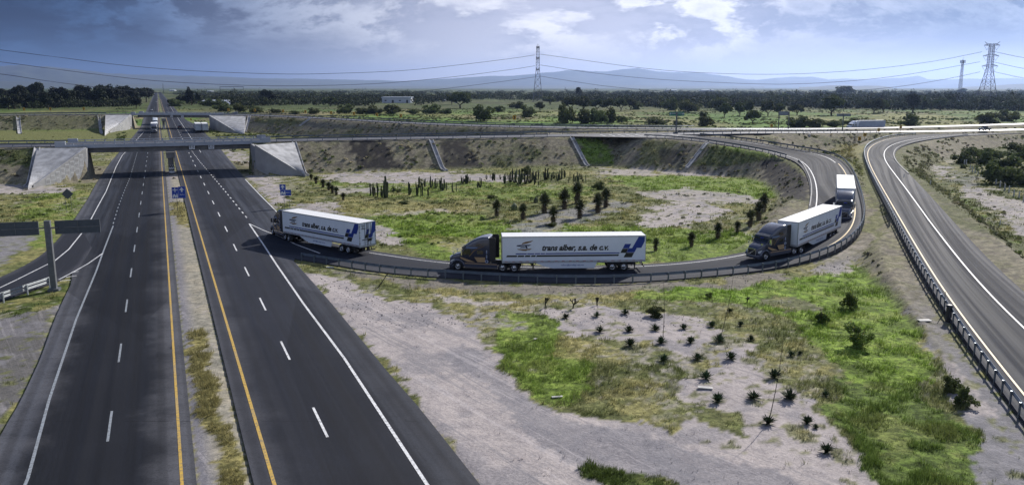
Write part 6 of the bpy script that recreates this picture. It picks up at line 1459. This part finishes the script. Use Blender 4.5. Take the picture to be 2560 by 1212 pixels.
def stones(name, n, seed):
    x, y = scatter(n, 34, 240, seed, (600, 2650)); h, best, pav = terr(x, y, True); col, g = classify(x, y, h, best); r = np.random.RandomState(seed); rock = (col[:, 0] < .10) & (g < .35) & (best > .3)
    k = (pav > .6) & (g < .4) & (r.rand(n) < np.where(rock, 1., .35)); x, y, h, col, rock = x[k], y[k], h[k], col[k], rock[k]; n = len(x)
    s = np.where(rock, r.uniform(.12, .38, n), r.uniform(.02, .075, n) * np.clip(y / 60, 1, 2)); base = np.array([[1, 0, 0], [0, 1, 0], [-1, 0, 0], [0, -1, 0], [0, 0, .8], [0, 0, -.5]]); V = base[None] * s[:, None, None] * r.uniform(.6, 1.3, (n, 6, 3)); a = r.uniform(0, 6.28, n); ca, sa = np.cos(a), np.sin(a)
    V = np.stack([V[:, :, 0] * ca[:, None] - V[:, :, 1] * sa[:, None], V[:, :, 0] * sa[:, None] + V[:, :, 1] * ca[:, None], V[:, :, 2]], 2) + np.stack([x, y, h + .01], 1)[:, None, :]
    F0 = np.array([[0, 1, 4], [1, 2, 4], [2, 3, 4], [3, 0, 4], [1, 0, 5], [2, 1, 5], [3, 2, 5], [0, 3, 5]]); Fc = (F0[None] + (np.arange(n) * 6)[:, None, None]).reshape(-1, 3); c = np.where(rock[:, None], np.array([.085, .078, .076]), np.array([.17, .16, .165])) * r.uniform(.5, 1.7, n)[:, None]
    me = npmesh(name, V.reshape(-1, 3), Fc, cover_material('stone_surface', 0.)); at_ = me.color_attributes.new('gcol', 'FLOAT_COLOR', 'POINT'); Cc = np.repeat(c, 6, 0); at_.data.foreach_set('color', np.concatenate([np.clip(Cc, 0, 1), np.ones((len(Cc), 1))], 1).astype(np.float32).ravel()); o = link(name, me); tag(o, 'loose stones and dark rubble on bare ground and slopes', 'stones', kind='stuff')
stones('stones', 26000, 12)
# ------------------------------------------------------------------ woods, hills, buildings, pylons far away
def build_wood():
    r = np.random.RandomState(77); n = 7500; yy = r.uniform(1 / 3400, 1 / 640, n) ** -1; u = r.uniform(-200, 2800, n); x = (u - 1280) / F_PX * yy
    ex = fbm(x, yy * .6, .0045, 3, .5, 19.); hwx = np.abs(x - K * yy - 2); keep = (hwx > 26 + yy * .01) & (ex + (yy - 640) * .0003 > .50) & ~((u < 395) & (yy < 760)) & ~((np.abs(u - 990) < 60) & (yy < 1090)) & ~((np.abs(u - 535) < 52) & (yy < 990) & (u > 485)); x, yy = x[keep], yy[keep]; n = len(x)
    w = r.uniform(8, 17, n) * (1 + yy / 4000); h = r.uniform(3.5, 10.5, n) * (1 + (r.rand(n) < .06) * .6); m = 100; q = r.normal(size=(n, m, 3)); q /= np.linalg.norm(q, axis=2)[:, :, None]; q[:, :, 2] = np.abs(q[:, :, 2]) ** .65
    lump = 1 + .25 * np.sin(q[:, :, 0] * 5 + r.uniform(0, 6, n)[:, None]) * np.cos(q[:, :, 1] * 4 + r.uniform(0, 6, n)[:, None]); P = np.stack([x, yy, np.zeros(n)], 1)[:, None, :] + q * np.stack([w / 2, w / 2, h], 1)[:, None, :] * (lump * r.uniform(.8, 1.0, (n, m)))[:, :, None]
    V, Fc = leaves(P.reshape(-1, 3), 1.7, 1.0, seed=6); c = np.array([.040, .050, .022])[None] * r.uniform(.45, 1.6, n)[:, None]; c = c * np.where(fbm(x, yy, .004, 2, .5, 3.) > .55, 1.25, 1.)[:, None]; Cc = np.repeat(np.repeat(c, m, 0) * r.uniform(.75, 1.25, n * m)[:, None], 4, 0)
    me = npmesh('wood', V, Fc, cover_material('distant_wood_foliage', .1)); a = me.color_attributes.new('gcol', 'FLOAT_COLOR', 'POINT'); a.data.foreach_set('color', np.concatenate([np.clip(Cc, 0, 1), np.ones((len(Cc), 1))], 1).astype(np.float32).ravel()); tag(link('wood', me), 'dark far-off woodland stretching across the plain', 'woods', kind='stuff')
build_wood()
def ridge(name, pts, D, depth, mt, rough=.06, seed=0):
    us = np.linspace(pts[0][0], pts[-1][0], 420); vs = np.interp(us, [p[0] for p in pts], [p[1] for p in pts]); nt = 40; T = np.linspace(-1, .6, nt); V = []
    hz = H + (VH - vs) * D * CT / F_PX; xs = (us - 1280) / F_PX * D; n1 = fbm(xs, xs * 0 + seed, .0022, 5, .55); hz = hz * (1 + (n1 - .5) * .16)
    X, TT = np.meshgrid(xs, T); HZ = np.tile(hz, (nt, 1)); nn = fbm(X, TT * depth, .0011, 5, .6, seed); pr = np.clip(1 - np.abs(TT) ** 1.25, 0, 1); Z = HZ * pr * (1 + (nn - .5) * rough * 12 * (np.abs(TT) > .02) * np.minimum(np.abs(TT) * 3, 1)) - 4; Z = np.minimum(Z, HZ)
    Y = D + TT * depth + (nn - .5) * 300; I = np.arange(nt * 420).reshape(nt, 420); Fc = np.stack([I[:-1, :-1].ravel(), I[:-1, 1:].ravel(), I[1:, 1:].ravel(), I[1:, :-1].ravel()], 1)
    me = npmesh(name, np.stack([X * Y / D, Y, Z], 2).reshape(-1, 3), Fc, mt, smooth=True); tag(link(name, me), kind='structure')
M_HILL = mat('hill_scrub', (.07, .085, .05), .95, var=.2, vscale=.002)
ridge('mountains', [(-500, 168), (0, 165), (100, 163), (160, 170), (330, 187), (500, 189), (640, 196), (830, 198), (1000, 203), (1120, 197), (1200, 192), (1280, 190), (1370, 182), (1435, 176), (1500, 181), (1530, 178), (1560, 174), (1590, 173), (1625, 179), (1680, 181), (1750, 184), (1800, 190), (1850, 198), (1880, 201), (1930, 196), (1980, 193), (2020, 193), (2055, 200), (2100, 196), (2150, 200), (2210, 197), (2258, 193), (2275, 190), (2300, 199), (2400, 198), (2480, 196), (2560, 197), (3000, 190)], 21500, 3800, M_HILL, seed=2)
ridge('foothills', [(1985, 217.6), (2030, 216.5), (2060, 213.5), (2100, 212.5), (2125, 215), (2150, 213.5), (2180, 214), (2215, 217.4)], 9500, 900, M_HILL, seed=5)
ridge('right_foothills', [(2380, 217.5), (2440, 215), (2500, 211), (2560, 209), (2700, 206), (2900, 210)], 11000, 1500, M_HILL, seed=9)
ridge('low_hills', [(-400, 205), (0, 203), (200, 207), (420, 212), (800, 214), (1150, 215), (1500, 213), (1700, 214.5), (1900, 215.5)], 15500, 1800, M_HILL, seed=11)

M_WALLW = mat('building_wall_white', (.62, .65, .70), .7); M_ROOFM = mat('building_roof_metal', (.55, .60, .68), .45, metal=.2); M_WIN = mat('building_opening_dark', (.03, .035, .045), .4)
def shed(label, u, v, w_, h_, d=18, wall=None, pitched=True, rz=0):
    zc = vdist(v); p = at(u, zc, 0); s = F_PX / zc; w = w_ / s; h = h_ / s; r = empty('building', (p.x, p.y, 0), math.radians(rz)); tag(r, label, 'building', 'buildings on the plain'); wall = wall or M_WALLW
    MB().box(-w / 2, w / 2, 0, d, -.5, h * .8).build('wall', wall, r); m = MB(); e = .6
    if pitched: m.prism([(0, h * .8), (d + 2 * e, h * .8), (d / 2 + e, h * 1.05)], -w / 2 - e, w / 2 + e, M=Matrix.Rotation(math.pi / 2, 4, 'Z') @ Matrix.Translation((-e, 0, 0)))
    else: m.box(-w / 2 - e, w / 2 + e, -e, d + e, h * .8, h)
    m.build('roof', M_ROOFM, r)
    for k in range(max(2, int(w / 8))): x = -w / 2 + (k + .5) * w / max(2, int(w / 8)); MB().box(x - 1.3, x + 1.3, -.06, .1, 0 if k % 2 else h * .3, h * .5).build('window' if k % 2 == 0 else 'door', M_WIN, r)
shed('large white flat roofed warehouse in fields left of center pylon', 991, 258, 72, 15, 26, pitched=False)
shed('long low blue grey shed near dark conifers right of highway', 535, 262, 60, 11, 20, wall=mat('shed_wall_blue_grey', (.24, .29, .42), .7))
shed('small pale house right of long blue grey shed', 601, 257, 24, 6, 8, wall=mat('house_wall', (.42, .46, .52), .7)); shed('narrow roof behind the long blue grey shed', 535, 244, 30, 6, 10)
shed('tiny white house among trees right of warehouse', 1110, 254, 8, 5, 6); shed('small cream hut right beside warehouse', 1047, 257, 12, 5, 6); shed('distant white sliver building left of center', 823, 241, 22, 4, 20)
shed('far tiny white building near highway vanishing point', 429, 228, 12, 3, 30); shed('far white building on horizon right of highway', 522, 231, 14, 3.5, 30); shed('tiny far pale block on plain center left', 800, 243, 14, 3, 12)
shed('far pale roof on horizon right of center pylon', 1680, 228, 26, 3, 60); shed('far white roof beyond woods, right half', 1770, 228, 30, 3, 60); shed('white speck building beside left grove', 326, 250, 4, 5, 5); shed('pale hut edge of field right of bushes', 1140, 258, 6, 4, 5)
def frame_():
    p = at(580, 2500, 0); r = empty('frame_structure', (p.x, p.y, 0)); tag(r, 'distant long open rectangular frame standing on horizon', 'frame'); m = MB()
    MB().box(-36, 36, -.6, .6, 20.5, 22).build('top_beam', M_SIGNB, r); MB().box(-36, 36, -.6, .6, 11.5, 12.5).build('lower_beam', M_SIGNB, r)
    for x in (-36, 35): MB().box(x, x + 1.2, -.6, .6, 0, 22).build('post', M_SIGNB, r)
frame_()
def lattice(m, half0, half1, z0, z1, n, r, rb):
    cs = lambda h, z: [Vector((sx * h, sy * h, z)) for sx, sy in ((1, 1), (-1, 1), (-1, -1), (1, -1))]
    for i in range(n):
        a = cs(half0 + (half1 - half0) * i / n, z0 + (z1 - z0) * i / n); b = cs(half0 + (half1 - half0) * (i + 1) / n, z0 + (z1 - z0) * (i + 1) / n)
        for k in range(4):
            m.tube(a[k], b[k], r, n=4, caps=False); m.tube(a[k], b[(k + 1) % 4], rb, n=4, caps=False); m.tube(a[(k + 1) % 4], b[k], rb, n=4, caps=False); m.tube(b[k], b[(k + 1) % 4], rb, n=4, caps=False)
M_PYL = mat('pylon_steel', (.07, .085, .11), .6, metal=.3)
def pylon(label, u, D, vt, vw, arms, rz, base_h, body_h, arm):
    zt = H + (VH - vt) * D * CT / F_PX; zw = H + (VH - vw) * D * CT / F_PX; p = at(u, D, 0); r = empty('electricity_pylon', (p.x, p.y, 0), math.radians(rz)); tag(r, label, 'pylon', 'lattice electricity pylons'); th = .24
    m = MB(); lattice(m, base_h, body_h, 0, zw, 5, th * 1.3, th * .75); m.build('leg_section', M_PYL, r); m = MB(); lattice(m, body_h, body_h * .8, zw, zt, 9, th * 1.2, th * .6); m.build('body', M_PYL, r)
    for va in arms:
        z = H + (VH - va) * D * CT / F_PX
        for s in (1, -1):
            m = MB(); t = Vector((0, s * arm, z))
            for sx in (1, -1):
                m.tube((sx * body_h, s * body_h * .8, z - .6), t, th, n=4); m.tube((sx * body_h * .9, s * body_h * .8, z + 2.2), t, th, n=4)
                for k in (1, 2, 3): f = k / 4; m.tube(Vector((sx * body_h, s * body_h, z - .6)).lerp(t, f), Vector((sx * body_h * .9, s * body_h, z + 2.2)).lerp(t, f - .12), th * .6, n=4)
            m.build('crossarm', M_PYL, r); m = MB(); q = Vector((0, s * (arm * .58), z - 6.2)); m.tube(t, q, th * .6, n=4); m.tube((0, s * body_h * 1.1, z - .4), q, th * .6, n=4); m.build('insulator', M_PYL, r)
    for s in (1, -1): m = MB(); m.tube((0, s * arm * .55, zt - 1.0), (0, s * arm * .95, zt + 3.2), th * 1.2, th * .6, n=4); m.tube((0, s * body_h, zt - 1.5), (0, s * arm * .95, zt + 3.2), th * .8, n=4); m.build('earth_horn', M_PYL, r)
pylon('tall slim lattice pylon in center rising above dark woods', 1344, 1150, 118, 177, (121, 147, 175), -3, 6.6, 2.5, 4.2 * 2, )
pylon('wide armed lattice pylon near right edge', 2465, 1080, 112, 170, (115, 141, 166), 84, 10.0, 2.9, 10.0)
def wire(label, pts):
    P = smooth_path([atv(u, v, D) for u, v, D in pts], 22); o0 = P[0]; m = MB(); n = 5; vs = []
    for i, p in enumerate(P):
        d = (P[min(i + 1, len(P) - 1)] - P[max(i - 1, 0)]).normalized(); a = d.orthogonal().normalized(); b = d.cross(a)
        for k in range(n): t = 2 * math.pi * k / n; vs.append(p - o0 + a * .24 * math.cos(t) + b * .24 * math.sin(t))
    m.add(vs, [(i * n + k, i * n + (k + 1) % n, (i + 1) * n + (k + 1) % n, (i + 1) * n + k) for i in range(len(P) - 1) for k in range(n)]); tag(m.build('power_line', mat('cable_dark', (.03, .035, .045), .6), loc=o0), label, 'cable', 'sagging power cables')
DL = lambda u: 800 + (1150 - 800) * u / 1340; DR = lambda u: 1150 - 70 * (u - 1344) / 1120
wire('highest power cable sweeping from left edge up to center pylon', [(u, v, DL(u)) for u, v in ((-150, 104), (0, 125), (165, 146), (320, 165), (500, 178.5), (700, 185.5), (820, 184.5), (1000, 177.5), (1150, 162.5), (1280, 146.5), (1337, 138))])
wire('middle power cable sweeping from left edge to center pylon', [(u, v, DL(u)) for u, v in ((-150, 136), (0, 155), (250, 187.5), (410, 204), (600, 213.5), (750, 215), (950, 209), (1120, 194), (1280, 174), (1337, 165))])
wire('lowest power cable left of center pylon, dipping to treetops', [(u, v, DL(u)) for u, v in ((-150, 168), (0, 185), (180, 211), (420, 234), (760, 242), (980, 235), (1130, 220), (1280, 201), (1337, 193))])
wire('highest power cable between center pylon and right pylon', [(u, v, DR(u)) for u, v in ((1351, 136), (1480, 154), (1600, 170), (1730, 181), (1910, 186.5), (2080, 181), (2230, 167.5), (2350, 151), (2455, 130))])
wire('middle power cable between center pylon and right pylon', [(u, v, DR(u)) for u, v in ((1351, 163), (1480, 182.5), (1630, 197.5), (1780, 206), (1955, 211), (2130, 202.5), (2280, 185), (2450, 155))])
wire('lowest power cable between the two pylons', [(u, v, DR(u)) for u, v in ((1351, 191), (1440, 205), (1530, 217.5), (1700, 231), (1950, 237), (2200, 222), (2355, 200), (2450, 180))])
for v0, v1, nm in ((128, 145, 'highest'), (154, 172, 'middle'), (178, 196, 'lowest')): wire(f'{nm} power cable leaving right pylon toward right edge', [(2478, v0, 1080), (2560, v1, 1030), (2680, v1 + 16, 980), (2760, v1 + 24, 950)])
p = at(2396, 900, 0); r = empty('telecom_tower', (p.x, p.y, 0)); tag(r, 'slender telecom mast with antennas left of right pylon', 'mast')
zt = H + (VH - 151) * 900 * CT / F_PX; m = MB(); lattice(m, 1.6, .7, 6, zt, 16, .13, .07); m.build('mast', mat('mast_steel', (.16, .17, .20), .6, metal=.2), r); MB().box(-2.2, 2.2, -2.2, 2.2, 0, 6.2).build('base_house', M_WALLW, r)
m = MB()
for k in range(8): a = k * math.pi / 4; m.box(-.25, .25, -.15, .15, zt - 3.5, zt - .4, M=Matrix.Translation((2.4 * math.cos(a), 2.4 * math.sin(a), 0)))
m.build('antenna', M_SIGNB, r); MB().tube((0, 0, zt - 1), (0, 0, zt + 3), .12).build('lightning_rod', M_SIGNB, r)
p = at(409, 2600, 0); tag(MB().tube((0, 0, 0), (0, 0, 33), .9, .5, 6).build('distant_mast', M_SIGNB, loc=p), 'tiny thin mast on horizon beside end of highway', 'mast')

# ------------------------------------------------------------------ air
m = bpy.data.materials.new('haze'); m.use_nodes = True; t = NT(m.node_tree); t.n.clear(); o_ = t.add('ShaderNodeOutputMaterial'); pv = t.add('ShaderNodeVolumePrincipled')
pv.inputs['Color'].default_value = (.40, .57, 1.0, 1); pv.inputs['Density'].default_value = .000036; pv.inputs['Anisotropy'].default_value = .62; t.l.new(pv.outputs[0], o_.inputs['Volume'])
hz = MB().box(-38500, 38500, -300, 27500, -9, 680).build('haze', m); tag(hz, 'thin blue air haze over the plain', 'haze', kind='stuff');
